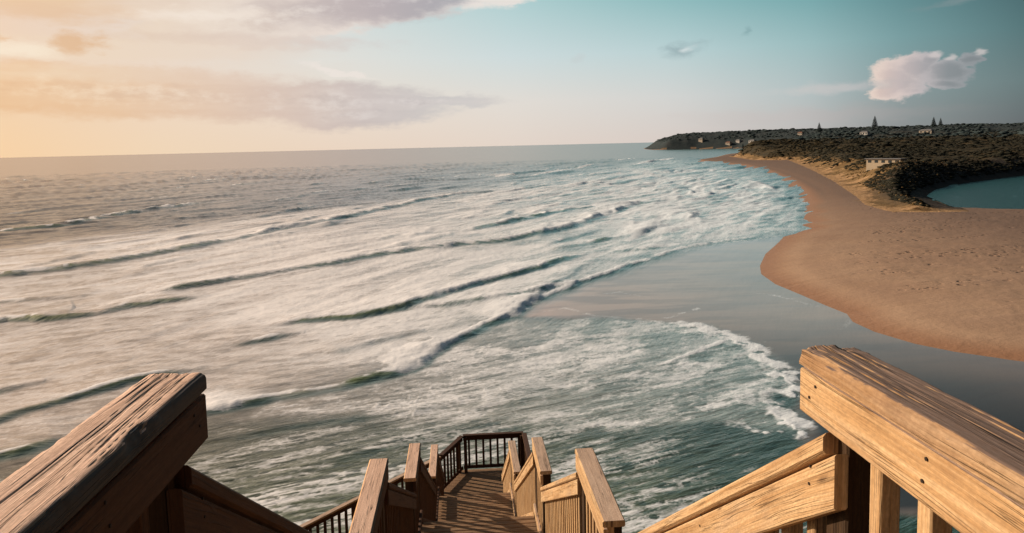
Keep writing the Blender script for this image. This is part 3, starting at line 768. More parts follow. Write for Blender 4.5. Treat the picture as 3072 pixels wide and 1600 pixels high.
# suburb canopy on the headland
N = 24000
r_ = np.exp(rng.uniform(math.log(1200), math.log(2700), N)); a_ = np.radians(rng.uniform(12, 46, N))
cx_, cy_ = r_*np.sin(a_), r_*np.cos(a_)
cds, cdl, cdd = poly_sd(cx_, cy_, SHORE_POLY), poly_sd(cx_, cy_, LAGOON), poly_sd(cx_, cy_, DUNE)
ok = (cdd > 34) & (fbm(cx_/70, cy_/70, 81, 4) > .42)
cx_, cy_ = cx_[ok], cy_[ok]; cz_ = land_height(cx_, cy_, cds[ok], cdl[ok], cdd[ok])
s_ = np.exp(rng.normal(.2, .45, len(cx_)))
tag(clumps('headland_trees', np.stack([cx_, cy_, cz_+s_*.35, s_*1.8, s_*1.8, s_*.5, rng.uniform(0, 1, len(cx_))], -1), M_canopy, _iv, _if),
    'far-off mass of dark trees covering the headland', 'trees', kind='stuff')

m, t, out = material('pine_bark'); t.l.new(t.bsdf(Base_Color=t.mix(t.noise(t.new('ShaderNodeNewGeometry').outputs['Position'], 2.), (.05, .035, .025, 1), (.10, .07, .05, 1)), Roughness=.95), out.inputs[0]); M_bark = m
def norfolk_pine(px, py, h, label):
    z0 = hgt(px, py)-.5
    root = empty('pine_tree', (px, py, z0), label, 'tree', 'tall pines on the headland skyline')
    bm = bmesh.new()
    bmesh.ops.create_cone(bm, cap_ends=True, segments=8, radius1=h*.022, radius2=h*.004, depth=h, matrix=Matrix.Translation((px, py, z0+h/2)))
    link_bm('trunk', bm, M_bark, root)
    pts = []
    tiers = 15
    for i in range(tiers):
        f = i/(tiers-1); zz = z0+h*(.16+.84*f); rad = h*.20*(1-f)**.8+h*.02
        nb = max(3, int(7*(1-f)+3))
        for b in range(nb):
            a = 6.283*b/nb+i*.7+random.uniform(-.2, .2)
            for q in (.45, .85):
                rr_ = rad*q*random.uniform(.85, 1.1)
                pts.append((px+math.cos(a)*rr_, py+math.sin(a)*rr_, zz+.1*rr_, rad*.36, rad*.36, h*.026, random.random()))
    pts.append((px, py, z0+h*1.0, h*.012, h*.012, h*.03, .4))
    clumps('crown', pts, M_canopy, _iv, _if, .3, root)
    return root

def house_materials():
    res = []
    for nm, c in (('pale_render', (.46, .44, .42)), ('cream_brick', (.36, .31, .25)), ('grey_roof', (.16, .16, .17)), ('terracotta_roof', (.24, .11, .07)), ('window_glass', (.03, .04, .05)), ('clubhouse_wall', (.40, .33, .24))):
        m, t, out = material(nm)
        p = t.new('ShaderNodeNewGeometry').outputs['Position']
        n = t.noise(p, .8, 4.)
        t.l.new(t.bsdf(Base_Color=t.mix(n, tuple(q*.82 for q in c)+(1,), tuple(q*1.1 for q in c)+(1,)), Roughness=.12 if 'glass' in nm else .8), out.inputs[0]); res.append(m)
    return res
M_white, M_cream, M_groof, M_troof, M_glass, M_club = house_materials()
def box(bm, x0, x1, y0, y1, z0, z1, T):
    vs = [bm.verts.new(T @ Vector(c)) for c in ((x0, y0, z0), (x1, y0, z0), (x1, y1, z0), (x0, y1, z0), (x0, y0, z1), (x1, y0, z1), (x1, y1, z1), (x0, y1, z1))]
    for f in ((0, 3, 2, 1), (4, 5, 6, 7), (0, 1, 5, 4), (1, 2, 6, 5), (2, 3, 7, 6), (3, 0, 4, 7)): bm.faces.new([vs[i] for i in f])
def house(px, py, w, d, h, rz, wall, roof, label, name='house', nwin=3, group='houses among the headland trees', flat=False, cat='house', sink=.4):
    z0 = hgt(px, py)-sink
    T = Matrix.Translation((px, py, z0)) @ Matrix.Rotation(rz, 4, 'Z')
    root = empty(name, (px, py, z0), label, cat, group)
    bm = bmesh.new(); box(bm, -w/2, w/2, -d/2, d/2, -4.5, h, T); link_bm('wall', bm, wall, root)
    bm = bmesh.new()
    if flat:
        box(bm, -w/2-.5, w/2+.5, -d/2-.7, d/2+.5, h+.003, h+.32, T)
    else:
        e = .6; rh = d*.26
        a = [bm.verts.new(T @ Vector(c)) for c in ((-w/2-e, -d/2-e, h+.01), (w/2+e, -d/2-e, h+.01), (w/2+e, d/2+e, h+.01), (-w/2-e, d/2+e, h+.01), (-w/2+d*.35, 0, h+rh), (w/2-d*.35, 0, h+rh))]
        for f in ((0, 1, 5, 4), (1, 2, 5), (2, 3, 4, 5), (3, 0, 4), (3, 2, 1, 0)): bm.faces.new([a[i] for i in f])
    link_bm('roof', bm, roof, root)
    for i in range(nwin):
        x = -w/2+w*(i+.5)/nwin
        bm = bmesh.new(); box(bm, x-w*.25/nwin, x+w*.25/nwin, -d/2-.06, -d/2+.05, h*.35, h*.78, T); link_bm('window', bm, M_glass, root)
    return root

def on_hill(azd, eld, r0=240):
    """where a bearing and height angle from the stair head meet the hillside"""
    rs = np.exp(np.linspace(math.log(r0), math.log(2600), 500))
    a = R(azd); xs, ys = rs*math.sin(a), rs*math.cos(a)
    zs = land_height(xs, ys, poly_sd(xs, ys, SHORE_POLY), poly_sd(xs, ys, LAGOON), poly_sd(xs, ys, DUNE))
    hit = np.nonzero(zs > 20+rs*math.tan(R(eld)))[0]
    k = hit[0] if len(hit) else int(np.argmax((zs-20)/rs))
    return float(xs[k]), float(ys[k])
pines = [(22.83, 1890, 15, 'left of two close pines above the pale house on the skyline'), (23.25, 1880, 14, 'right of two close pines above the pale house on the skyline'),
         (26.0, 1860, 19, 'lone tall pine standing by itself midway along the headland skyline'), (29.5, 1840, 21, 'tallest broad pine on the headland skyline above the clubhouse'),
         (33.0, 1800, 17, 'left of the two thin pines near the right end of the skyline'), (33.4, 1790, 15, 'right of the two thin pines near the right end of the skyline'),
         (20.9, 1900, 10, 'small pine nearest the seaward cliff on the skyline')]
for a, r_, h, lb in pines:
    norfolk_pine(r_*math.sin(R(a)), r_*math.cos(R(a)), h*1.2+2, lb)
hs = [(21.55, -.22, 16, 9, 5, M_white, M_groof, 'brightest white house on the headland slope below the two close pines'),
      (18.0, .0, 13, 9, 6, M_cream, M_groof, 'grey-roofed house nearest the seaward cliff of the headland'),
      (19.9, -.28, 14, 8, 4.5, M_cream, M_troof, 'low cream house just above the far end of the beach'),
      (20.6, -.12, 11, 8, 5, M_white, M_groof, 'small pale house left of the brightest white one'),
      (28.9, .14, 13, 8, 5, M_white, M_groof, 'small pale house in the dark trees right of the lone pine'),
      (32.6, .16, 20, 9, 5, M_cream, M_groof, 'long grey-roofed house in the trees towards the right end of the headland'),
      (24.8, .28, 12, 8, 5, M_cream, M_troof, 'house with a brown roof just below the skyline left of the lone pine')]
for a, e, w, d, h, wl, rf, lb in hs:
    px, py = on_hill(a, e, 1250)
    house(px, py, w, d, h, R(-58), wl, rf, lb)
px, py = on_hill(30.2, -1.95, 240)
px, py = 372*math.sin(R(30.25)), 372*math.cos(R(30.25))
house(px, py, 15.5, 5, 2.4, R(-60), M_club, M_groof, 'long low cream clubhouse alone in the dark dune scrub', 'clubhouse', 5, None, True, 'building', sink=-.9)

# ------------------------------------------------------------------ water
CA, SA = math.cos(R(57)), math.sin(R(57))
def st(x, y, a=57):
    CA, SA = math.cos(R(a)), math.sin(R(a))
    s = x*CA+y*SA; q = x*SA-y*CA       # along the crests, towards the shore
    q = q+(fbm(s/60, q/60, 90, 2)-.5)*14
    return s, q
dep = np.concatenate([np.linspace(41, 6, 480), np.linspace(6, .5, 230)[1:], np.exp(np.linspace(math.log(.5), math.log(.012), 46))[1:]])
rr = 20/np.tan(np.radians(dep)); th = np.radians(np.linspace(-44, 54, 1150))
TH, RR = np.meshgrid(th, rr, indexing='xy')
X = RR*np.sin(TH); Y = RR*np.cos(TH)
x, y, r = X.ravel(), Y.ravel(), RR.ravel()
# crests: x, y, height, white water on the crest
CRESTS = [
 [(-83.59,125.59,0.7,0),(-77.84,131.48,0.85,0.0),(-70.97,137.04,0.95,0.0),(-65.32,147.52,0.95,0.05),(-58.68,159.85,0.95,0.1),(-51.9,178.62,1.0,0.5),(-47.45,194.21,1.0,0.9),(-42.59,204.45,0.95,0.8),(-35.4,226.25,0.9,0.35),(-26.63,255.11,0.8,0.05),(-12.21,293.61,0.8,0.2),(-1.51,318.29,0.8,0.95),(5.37,329.02,0.4,0.6)],
 [(-129.87,189.64,0.5,0),(-125.87,214.36,0.8,0),(-116.14,226.16,0.8,0),(-114.18,260.24,0.7,0),(-105.38,302.47,0.6,0),(-91.93,331.15,0.3,0)],
 [(-93.75,161.65,0.2,0),(-88.85,165.87,0.65,0),(-83.3,169.6,0.5,0),(-78.36,171.71,0.1,0)],
 [(-45.64,111.1,0.3,0),(-42.38,114.49,0.9,0.0),(-38.26,117.98,0.7,0),(-31.65,125.44,0.45,0),(-25.19,132.42,0.7,0.05),(-20.94,136.07,0.8,0.1),(-15.3,143.31,0.95,0.3),(-8.87,149.01,0.95,0.6),(-0.23,153.54,0.8,0.2),(9.89,158.84,0.9,0.3),(22.11,174.58,1.0,0.6),(37.09,205.26,1.0,0.75),(53.9,240.52,0.8,0.9),(68.01,264.91,0.3,0.5)],
 [(-18.44,144.58,0.2,0.2),(-12.52,155.97,0.6,0.8),(-6.42,168.86,0.6,0.9),(-2.92,173.32,0.3,0.5)],
 [(-2.03,175.49,0.4,0),(12.33,196.27,0.9,0),(26.95,221.41,0.9,0.1),(40.63,238.85,0.6,0.1)],
 [(-59.06,91.35,0.4,0),(-56.21,95.77,0.7,0),(-52.43,95.78,1.0,0),(-49.15,95.87,0.9,0),(-46.65,97.68,0.5,0),(-44.07,102.03,0.7,0),(-39.9,104.65,0.75,0),(-36.83,106.55,0.3,0)],
 [(-66.5,107.38,0.4,0),(-61.38,108.6,0.5,0),(-54.46,109.84,0.3,0)],
 [(-62.29,100.41,0.4,0),(-58.56,101.65,0.5,0),(-55.12,102.76,0.2,0)],
 [(-21.85,87.1,0.2,0),(-19.17,89.45,0.8,0),(-13.7,90.18,1.0,0.05),(-8.34,94.16,1.05,0.1),(-4.06,99.9,1.0,0.7),(1.97,108.67,0.9,0.6),(8.36,116.32,1.0,0.15),(17.6,128.81,0.7,0.2),(21.96,134.09,0.2,0.2)],
 [(-7.79,93.37,0.3,0.1),(-2.39,95.01,0.6,0.1),(3.26,97.23,0.6,0.2),(10.55,101.85,0.6,0.4),(15.61,106.29,0.3,0.4)],
 [(-20.99,57.4,0.2,0.4),(-19.02,58.71,0.75,0.9),(-16.9,59.89,0.8,0.5),(-14.68,61.12,0.85,0.05),(-10.84,63.13,0.9,0.0),(-8.14,65.74,0.95,0.2),(-5.84,67.55,1.0,0.9),(-3.52,72.5,0.95,1.0),(-1.24,77.98,0.75,0.6),(2.28,83.43,0.7,0.35),(5.69,87.25,0.85,0.9),(8.23,94.55,0.85,0.8),(12.62,100.88,0.6,0.4),(18.33,108.66,0.5,0.35),(25.09,118.16,0.42,0.35),(32.6,127.27,0.35,0.3),(41.72,138.98,0.25,0.3),(50.21,145.82,0.15,0.3),(60.4,151.08,0.08,0.2)],
 [(18.05,143.05,0.3,0),(27.56,152.92,0.8,0.05),(34.63,158.66,0.8,0.1),(44.05,171.75,0.6,0.5),(50.08,179.9,0.3,0.4)],
 [(29.04,136.57,0.2,0.1),(35.71,139.32,0.5,0.3),(42.29,143.51,0.3,0.5)],
 [(-26.75,78.81,0.2,0),(-23.84,79.95,0.6,0),(-20.93,81.48,0.6,0),(-17.88,83.08,0.2,0)],
 [(-15.57,73.64,0.2,0),(-12.68,74.79,0.65,0),(-8.67,77.86,0.5,0.1),(-5.14,81.0,0.3,0.1)],
 [(-41.82,63.89,0.5,0),(-40.0,66.19,0.5,0),(-37.71,68.06,0.3,0)],
 [(-36.62,57.41,0.6,0),(-34.95,60.6,0.6,0),(-32.81,63.63,0.7,0),(-30.43,67.01,0.8,0),(-27.87,69.21,0.7,0),(-25.1,70.4,0.3,0)],
 [(-32.6,50.8,0.6,0.2),(-30.51,52.52,0.8,0.3),(-29.52,54.17,0.5,0.2),(-28.06,55.11,0.1,0)],
 [(0.15,56.29,0.1,0),(3.91,57.59,0.28,0),(7.9,59.15,0.3,0),(12.71,61.93,0.3,0.05),(18.27,65.83,0.26,0.2),(22.89,69.84,0.2,0.4),(25.66,72.7,0.1,0.4)],
 [(-13.15,45.72,0.1,0),(-10.52,46.95,0.3,0),(-7.78,48.66,0.32,0),(-4.8,50.22,0.3,0),(-1.58,51.3,0.15,0)],
 [(-17.6,52.28,0.2,0),(-14.14,53.68,0.35,0),(-9.33,55.43,0.35,0),(-4.12,56.87,0.3,0),(0.82,58.96,0.1,0)],
 [(42.99,160.81,0.3,0.5),(48.8,168.71,0.5,0.9),(52.8,172.7,0.3,0.8)],
 [(55.48,199.28,0.4,0.7),(62.3,209.36,0.7,1.0),(68.63,216.66,0.4,0.8)],
 [(67.56,308.66,0.3,0.6),(78.04,324.42,0.6,0.9),(83.65,312.51,0.4,0.6)],
 [(51.01,354.97,0.5,0.6),(62.72,379.71,0.6,0.9),(73.04,391.23,0.3,0.5)],
 [(96.23,306.41,0.4,0.6),(112.32,337.04,0.7,0.9),(123.67,353.64,0.3,0.6)],
 [(159.54,677.74,0.3,0.6),(211.11,804.3,0.6,0.8),(265.61,917.08,0.4,0.6)],
 [(43.53,479.76,0.2,0.2),(79.26,571.32,0.5,0.5),(129.0,710.32,0.4,0.4)],
]
# many lesser crests in the outer break, each its own length and height
cr = random.Random(12)
BREAK = [(-32.9,398.44),(11.93,536.74),(87.04,679.08),(218.62,928.46),(87.62,482.95),(120.56,459.53),(160.07,505.24),(138.42,389.72),(118.89,319.81),(78.29,260.65),(50.82,206.85),(73.33,343.41),(33.39,330.68),(13.13,248.97),(-6.49,202.01),(12.16,137.4),(63.65,191.0),(113.56,292.43)]
for bx_, by_ in BREAK:
    for q in range(3):
        cx, cy = bx_+cr.uniform(-22, 22), by_+cr.uniform(-30, 30); ln = cr.uniform(8, 26); a = R(cr.uniform(58, 80))
        h = cr.uniform(.2, .6); w = cr.choice([0, 0, .3, .7, .9])
        ux_, uy_ = math.cos(a), math.sin(a)
        CRESTS.append([(cx-ux_*ln, cy-uy_*ln, .05, w*.5), (cx-ux_*ln*.3, cy-uy_*ln*.3, h, w), (cx+ux_*ln*.4, cy+uy_*ln*.4, h*.8, w), (cx+ux_*ln, cy+uy_*ln, .05, w*.4)])
for k in range(90):                       # open-sea swell further out
    rr_ = math.exp(cr.uniform(math.log(150), math.log(900))); a_ = R(cr.uniform(-34, 8))
    cx, cy = rr_*math.sin(a_), rr_*math.cos(a_); ln = cr.uniform(8, 30)*(rr_/200)**.5; a = R(cr.uniform(62, 84)); h = cr.uniform(.2, .5)*(rr_/200)**.35
    ux_, uy_ = math.cos(a), math.sin(a)
    CRESTS.append([(cx-ux_*ln, cy-uy_*ln, .02, 0), (cx-ux_*ln*.3, cy-uy_*ln*.3, h, 0), (cx+ux_*ln*.3, cy+uy_*ln*.3, h*.8, 0), (cx+ux_*ln, cy+uy_*ln, .02, 0)])
SURF = [(-74.32,100.2),(-114.68,167.14),(-88.55,201.12),(-69.31,239.85),(-37.41,276.76),(8.22,377.14),(87.38,564.68),(225.6,859.47),(261.16,758.81),(204.67,512.67),(151.73,337.71),(111.7,228.54),(76.96,159.11),(63.69,150.9),(48.88,144.28),(32.27,125.96),(18.11,107.39),(8.1,93.11),(-1.23,76.99),(-5.76,66.57),(-10.67,62.06),(-17.81,58.72),(-21.9,56.69),(-24.42,53.15),(-30.19,49.25),(-38.21,50.24),(-56.75,66.96)]
SWASH = [(5.63,86.43),(10.52,84.58),(14.26,84.94),(17.6,83.17),(21.25,81.38),(24.77,79.65),(26.54,75.81),(27.55,71.78),(28.06,69.03),(27.15,66.43),(27.42,62.63),(27.0,59.11),(26.01,56.41),(24.84,57.07),(23.2,55.85),(23.16,53.17),(23.33,50.68),(22.36,48.56),(19.92,49.61),(17.4,51.31),(14.8,51.34),(10.58,50.38),(6.3,51.77),(0.69,53.69),(-4.49,53.58),(-8.31,56.56),(-12.42,56.26),(-17.05,56.04),(-15.34,61.21),(-8.08,65.27),(-3.13,72.44),(2.27,83.06)]
CALM = [(6.32,86.31),(8.35,93.07),(18.0,106.77),(32.05,125.1),(42.43,138.81),(52.22,144.67),(65.53,153.23),(67.85,147.07),(53.41,118.56),(45.45,79.57),(48.25,64.52),(63.62,54.06),(41.3,34.64),(19.29,37.19),(22.24,47.86),(23.33,50.68),(26.07,56.89),(27.18,62.08),(27.79,68.37),(26.43,75.49),(24.66,79.3),(17.52,82.79),(10.5,84.38)]
EDGE = [(14.26,84.94,0.0),(17.6,83.17,0.2),(21.25,81.38,0.5),(24.77,79.65,0.9),(26.54,75.81,1.0),(27.55,71.78,1.0),(28.06,69.03,1.0),(27.15,66.43,0.9),(27.42,62.63,0.8),(27.0,59.11,1.0),(26.01,56.41,0.9),(24.84,57.07,0.7),(23.35,55.83,0.5),(23.16,53.17,0.7),(23.27,50.54,1.0),(22.36,48.56,1.0),(21.02,48.87,0.9),(19.06,50.32,0.5),(17.4,51.31,0.2)]
LINES = [
 [(8.12,88.11,0.2),(12.29,90.71,0.35),(15.35,85.79,0.3),(19.54,83.63,0.3),(23.17,83.41,0.4),(28.3,87.85,0.4)],
 [(39.39,136.23,0.3),(49.61,144.09,0.4),(59.18,148.02,0.4),(69.17,153.68,0.3)],
 [(37.24,74.06,0.1),(39.78,75.7,0.22),(41.82,77.89,0.25),(42.91,80.81,0.1)],
 [(16.4,97.41,0.15),(21.05,99.27,0.3),(24.21,94.63,0.15)],
 [(37.41,96.14,0.1),(40.33,92.92,0.35),(42.23,86.03,0.2)],
]
s, q = st(x, y, 62); s2, q2 = st(x, y, 24)
nw = sstep(105, 50, r)
def wf_(sc, qc, sd, o):           # streaks that swing round towards the foot of the stairs
    return fbm(s/sc, q/qc, sd, o)*(1-nw)+fbm(s2/sc, q2/qc, sd+7, o)*nw
surf = sstep(-.06, .10, poly_sd(x, y, SURF)/r)
swash = sstep(-.015, .02, poly_sd(x, y, SWASH)/r+(fbm(x/2.5, y/2.5, 101, 4)-.5)*.02)
calm = sstep(-.01, .03, poly_sd(x, y, CALM)/r+(fbm(x/4, y/4, 104, 3)-.5)*.02)*(1-swash)
rough = (1-calm*.97)
fadefar = sstep(2500, 500, r)
zz = np.zeros_like(x)
zz += ((wf_(26, 7, 110, 4)-.5)*.45*sstep(50, 160, r)+(wf_(10, 2.4, 111, 4)-.5)*.18)*rough*fadefar
zz += (fbm(s/120, q/28, 113, 3)-.5)*.8*sstep(200, 500, r)*sstep(6000, 1500, r)
foam = np.zeros_like(x); face = np.zeros_like(x); lite = np.zeros_like(x)
for k, pts in enumerate(CRESTS):
    D, S, (H, Wt, OV) = polyline_field(x, y, pts, 22)
    m = np.nonzero(D < 21)[0]
    if not len(m): continue
    S = S[m]; H = H[m]; Wt = Wt[m]; D = D[m]; OV = OV[m]
    xs, ys = x[m], y[m]
    end = sstep(21, 14, np.abs(S))
    S = S+(fbm(xs/6, ys/6, 130+k, 3)-.5)*2.0*np.clip(H+.3, .3, 1)+(fbm(xs/1.8, ys/1.8, 180+k, 2)-.5)*.35
    wf = (.5+.75*H)*np.clip(r[m]/140, .8, 1.5); wb = 2.5+5.*H
    mod = sstep(.30, .52, fbm(xs/11+k*3.1, ys/11, 500+k, 3))
    H = H*((.35+.65*mod) if k not in (0, 9, 11) else (.55+.45*mod))
    # polyline ends are rounded off: distance beyond the tip damps the crest
    tip = sstep(2.2, .0, OV)
    prof = np.where(S > 0, np.exp(-(S/wf)**2), np.exp(-(np.abs(S)/wb)**1.5))
    zz[m] += H*prof*end*tip*np.interp(r[m], [50, 90, 150, 300], [.40, .54, .78, 1.0])
    n1 = fbm(xs/2.2, ys/2.2, 220+k, 4)
    rw = np.clip(r[m]/130, .5, 2.2); lip = sstep(.45, .60, fbm(xs/4.5+k*1.7, ys/4.5, 540+k, 4)+.40*np.clip(Wt, 0, 1)+.03)*sstep(.3, .6, H)
    Wt = np.maximum(Wt, .1*sstep(.45, .8, H))
    top = np.exp(-((S+.15*rw)/((.35+.8*Wt)*rw))**2)*sstep(.10, .42, Wt*1.15+(n1-.5)*.6)
    top = np.maximum(top, lip*np.exp(-((S+.25*rw)/(.75*rw))**2))
    trail = np.where(S < 0, np.exp(S/(2.5+9*Wt)), 0)*(.15+Wt*.8)*sstep(.35, .62, n1+Wt*.25)
    spill = np.where(S > 0, np.exp(-(S/(wf*1.15))**2), 0)*sstep(.42, .85, Wt)*sstep(.36, .56, n1+.12)
    foam[m] = np.maximum(foam[m], 1.35*np.maximum(top, np.maximum(trail, spill*1.0))*end*tip)
    fc = np.exp(-((S-wf*.95)/(wf*.85))**2)*sstep(.12, .7, H)*end*tip
    face[m] = np.maximum(face[m], fc)
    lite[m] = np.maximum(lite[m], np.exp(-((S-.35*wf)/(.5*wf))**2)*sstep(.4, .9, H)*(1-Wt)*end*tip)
rip = np.zeros_like(x); dash = np.zeros_like(x); wsum = np.full_like(x, 1e-6); rz = np.zeros_like(x)
for k in range(8):
    dl_ = .5*2**k; rk = math.sqrt(dl_*4700); lt = 12*rk/755
    w_ = np.exp(-((np.log2(np.maximum(r, 20)/rk))/.42)**2)
    m = np.nonzero(w_ > .02)[0]
    if not len(m): continue
    a_ = np.interp(rk, [45, 100, 200, 400], [11, 23, 40, 58])
    sk, qk = st(x[m], y[m], a_)
    n_ = fbm(sk/max(dl_*1.1, lt*2.6), qk/min(dl_*.9, lt*.8), 400+k, 4)-.5
    n2_ = fbm(sk/max(dl_*.75, lt*1.5), qk/min(dl_*.55, lt*.5), 460+k, 3)
    dash[m] += w_[m]*sstep(.56, .68, n2_+.18*n_)
    rip[m] += w_[m]*n_; wsum[m] += w_[m]; rz[m] += w_[m]*n_*lt*(.13+.30*sstep(150, 300, rk))
rip = np.clip(rip/wsum*2.2+.5, 0, 1); rz = rz/wsum; dash = dash/wsum*sstep(3000, 900, r)
rip = np.where(r > 900, .5+(rip-.5)*sstep(2600, 900, r), rip)
zz += rz*rough*sstep(2000, 500, r)
streak = wf_(26, 3.0, 140, 5)
fine = wf_(6, .8, 141, 4)
bay = sstep(5, 40, x-.08*y)*sstep(500, 300, r)
patch_ = fbm(x/38, y/26, 145, 4)
west_ = sstep(30, -20, x-.08*y)
fl = surf*(.36+.20*bay+.12*west_+.34*sstep(.38, .60, streak)*sstep(.30, .55, patch_+.25*bay)+.26*(.5-rip)-(.24+.22*bay)*dash)*(1-.95*face)
inner = sstep(75, 40, r)*sstep(30, 5, x)*(1-calm)
fl = np.maximum(fl, inner*(.32+.10*west_+.36*sstep(.40, .62, wf_(11, 1.3, 143, 5))+.55*(.5-rip)-.5*dash)*(1-.9*face))
foam = np.maximum(foam, fl*sstep(1500, 500, r))
cell = np.abs(fbm(x/1.5+(fbm(x/3, y/3, 150, 2)-.5)*2, y/1.1, 151, 3)-.5)
lace = (1-sstep(.0, .09, cell))
sw_den = sstep(-.01, .09, poly_sd(x, y, EDGE and SWASH)/r)
sw = swash*(.44+.28*sstep(.38, .62, wf_(10, 2.0, 152, 4))+.22*lace*sstep(.32, .6, fbm(x/7, y/5, 153, 3))+.40*(.5-rip)-.36*dash-.22*sstep(.50, .34, fbm(x/11, y/8, 155, 4)))*(1-.8*face)
foam = np.maximum(foam, sw)
for pts, wd, nz_ in [(EDGE, 1.0, .9)]+[(l, .35, .25) for l in LINES]:
    D, S, (Wt, OV) = polyline_field(x, y, pts, 8)
    m = np.nonzero(D < 7.5)[0]
    d2 = np.abs(S[m]+(fbm(x[m]/1.6, y[m]/1.6, 160, 4)-.5)*3.2*nz_)
    w_ = wd*np.clip(r[m]/60, .6, 2.2)
    foam[m] = np.maximum(foam[m], 1.35*sstep(1.5, 0, OV[m])*Wt[m]*np.exp(-(d2/w_)**2)*sstep(.25, .5, fbm(x[m]/1.1, y[m]/1.1, 161, 3)))
zz += np.clip(foam-.5, 0, .5)*.25*(fbm(x/.9, y/.9, 170, 3)-.2)*sstep(400, 60, r)
green = sstep(20, -70, x-.10*y)*.0+lite
wat_attrs = dict(rip=rip, dash=dash, foam=np.clip(foam, 0, 1.35), face=np.clip(face, 0, 1), lite=np.clip(lite, 0, 1), calm=calm, surf=np.clip(surf+swash*.6, 0, 1))

def water_material():
    m, t, out = material('sea_water')
    g = t.new('ShaderNodeNewGeometry'); p = g.outputs['Position']; px, py, pz = t.sep(p)
    fo = t.attr('foam'); fc = t.attr('face'); li = t.attr('lite'); ca = t.attr('calm'); su = t.attr('surf'); ri = t.attr('rip'); da = t.attr('dash')
    dist = t.v('LENGTH', p)
    al = t.mapping(p, rot=(0, 0, R(-62))); al2 = t.mapping(p, rot=(0, 0, R(-24))); nw = t.ss(105, 50, dist)
    def both(sc, o):
        a = t.noise(t.mapping(al, scale=sc), 1., o, .6); b = t.noise(t.mapping(al2, scale=sc), 1., o, .6)
        return t.m('ADD', t.m('MULTIPLY', a, t.m('SUBTRACT', 1., nw)), t.m('MULTIPLY', b, nw))
    n_a = both((.12, .75, 1), 4.)
    n_b = both((.5, 2.6, 1), 4.)
    n_c = both((1.6, 6., 1), 3.)
    n_d = t.noise(t.mapping(al, scale=(.02, .10, 1)), 1., 4., .6)
    # body colour of the water: bottle green close in, teal in the bay, warm sky sheen painted in at left
    east = t.ss(-.36, .46, t.m('DIVIDE', t.m('SUBTRACT', px, t.m('MULTIPLY', py, .06)), t.m('MAXIMUM', dist, 110.)))
    body = t.mix(east, t.mix(t.ss(250, 900, dist), (.15, .12, .10, 1), (.40, .29, .22, 1)), (.05, .115, .12, 1))
    body = t.mix(t.ss(70, 30, dist), body, t.mix(t.ss(22, 0, px), (.030, .070, .056, 1), (.17, .20, .12, 1)))
    body = t.mix(t.m('MULTIPLY', su, .68), body, t.mix(east, (.74, .62, .56, 1), (.40, .58, .61, 1)))
    body = t.mix(t.m('MULTIPLY', t.m('MAXIMUM', t.ss(.50, .95, ri, 0., .45), t.m('MULTIPLY', da, t.m('SUBTRACT', 1., t.m('MULTIPLY', su, .55)))), t.m('MULTIPLY', t.m('SUBTRACT', 1., ca), .7)), body, t.mix(east, (.035, .038, .030, 1), (.016, .055, .055, 1)))
    body = t.mix(t.m('MULTIPLY', fc, .88), body, t.mix(east, (.080, .150, .148, 1), (.075, .25, .27, 1)))  # teal lifted on wave faces, painting in light through the water
    body = t.mix(t.m('MULTIPLY', li, .85), body, (.20, .25, .07, 1))  # green backlight through the crests painted into the base colour
    body = t.mix(ca, body, t.mix(t.ss(20, 72, t.m('ADD', px, t.m('MULTIPLY', t.noise(p, .04, 4.), 30.))), t.mix(t.ss(.42, .6, t.noise(t.mapping(p, rot=(0,0,-.5), scale=(.4, 1.4, 1)), .22, 4.)), (.50, .37, .33, 1), (.33, .25, .235, 1)), t.mix(t.ss(.4, .65, t.noise(t.mapping(p, rot=(0,0,-.5), scale=(.35, 1.2, 1)), .12, 4.)), (.36, .36, .39, 1), (.46, .42, .42, 1))))  # wet sand under still water, sky reflection painted in on the right
    body = t.mix(t.m('MULTIPLY', t.m('MULTIPLY', ca, t.ss(98, 58, dist)), t.ss(5, 22, px)), body, (.045, .052, .062, 1))
    fade = t.ss(700, 60, dist)
    h = t.m('ADD', t.m('MULTIPLY', n_a, 1.2), t.m('ADD', t.m('MULTIPLY', n_b, .45), t.m('MULTIPLY', t.m('MULTIPLY', n_c, .16), fade)))
    h = t.m('ADD', h, t.m('MULTIPLY', n_d, t.ss(250, 900, dist, 0., 4.)))
    bst = t.m('MULTIPLY', t.lr(0, 1, ca, .5, .06), t.ss(1200, 200, dist, .08, .8))
    nrm = t.bump(h, bst, .45)
    rg = t.m('ADD', t.ss(40, 900, dist, .12, .22), t.m('MULTIPLY', ca, -.03))
    wat = t.bsdf(Base_Color=body, Roughness=rg, IOR=1.33, Specular_IOR_Level=t.lr(0, 1, ca, .5, .36), Normal=nrm)
    lace = t.voro(t.v('ADD', t.mapping(p, scale=(1, 1, .0)), t.v('SCALE', t.noise(p, .9, 3., .5, out='Color'), scale=1.6)), 1.3, 'DISTANCE_TO_EDGE')
    lac = t.ss(.0, .22, lace, 1., 0.)
    brk = t.m('ADD', t.m('MULTIPLY', n_b, .55), t.m('ADD', t.m('MULTIPLY', n_c, t.ss(110, 50, dist, .35, .75)), t.m('MULTIPLY', t.m('MULTIPLY', lac, -.12), t.ss(130, 40, dist))))
    ff = t.ss(-.30, .42, t.m('SUBTRACT', fo, t.m('MULTIPLY', brk, .95)))
    ff = t.m('MULTIPLY', ff, t.ss(.02, .12, fo))
    fcol = t.mix(t.m('MULTIPLY', n_b, .6), t.mix(east, (.93, .91, .94, 1), (.78, .89, 1., 1)), t.mix(east, (.82, .79, .80, 1), (.66, .77, .86, 1)))
    fm = t.bsdf(Base_Color=fcol, Roughness=.75, Specular_IOR_Level=.3, Normal=t.bump(t.m('ADD', n_b, n_c), .3, .15))
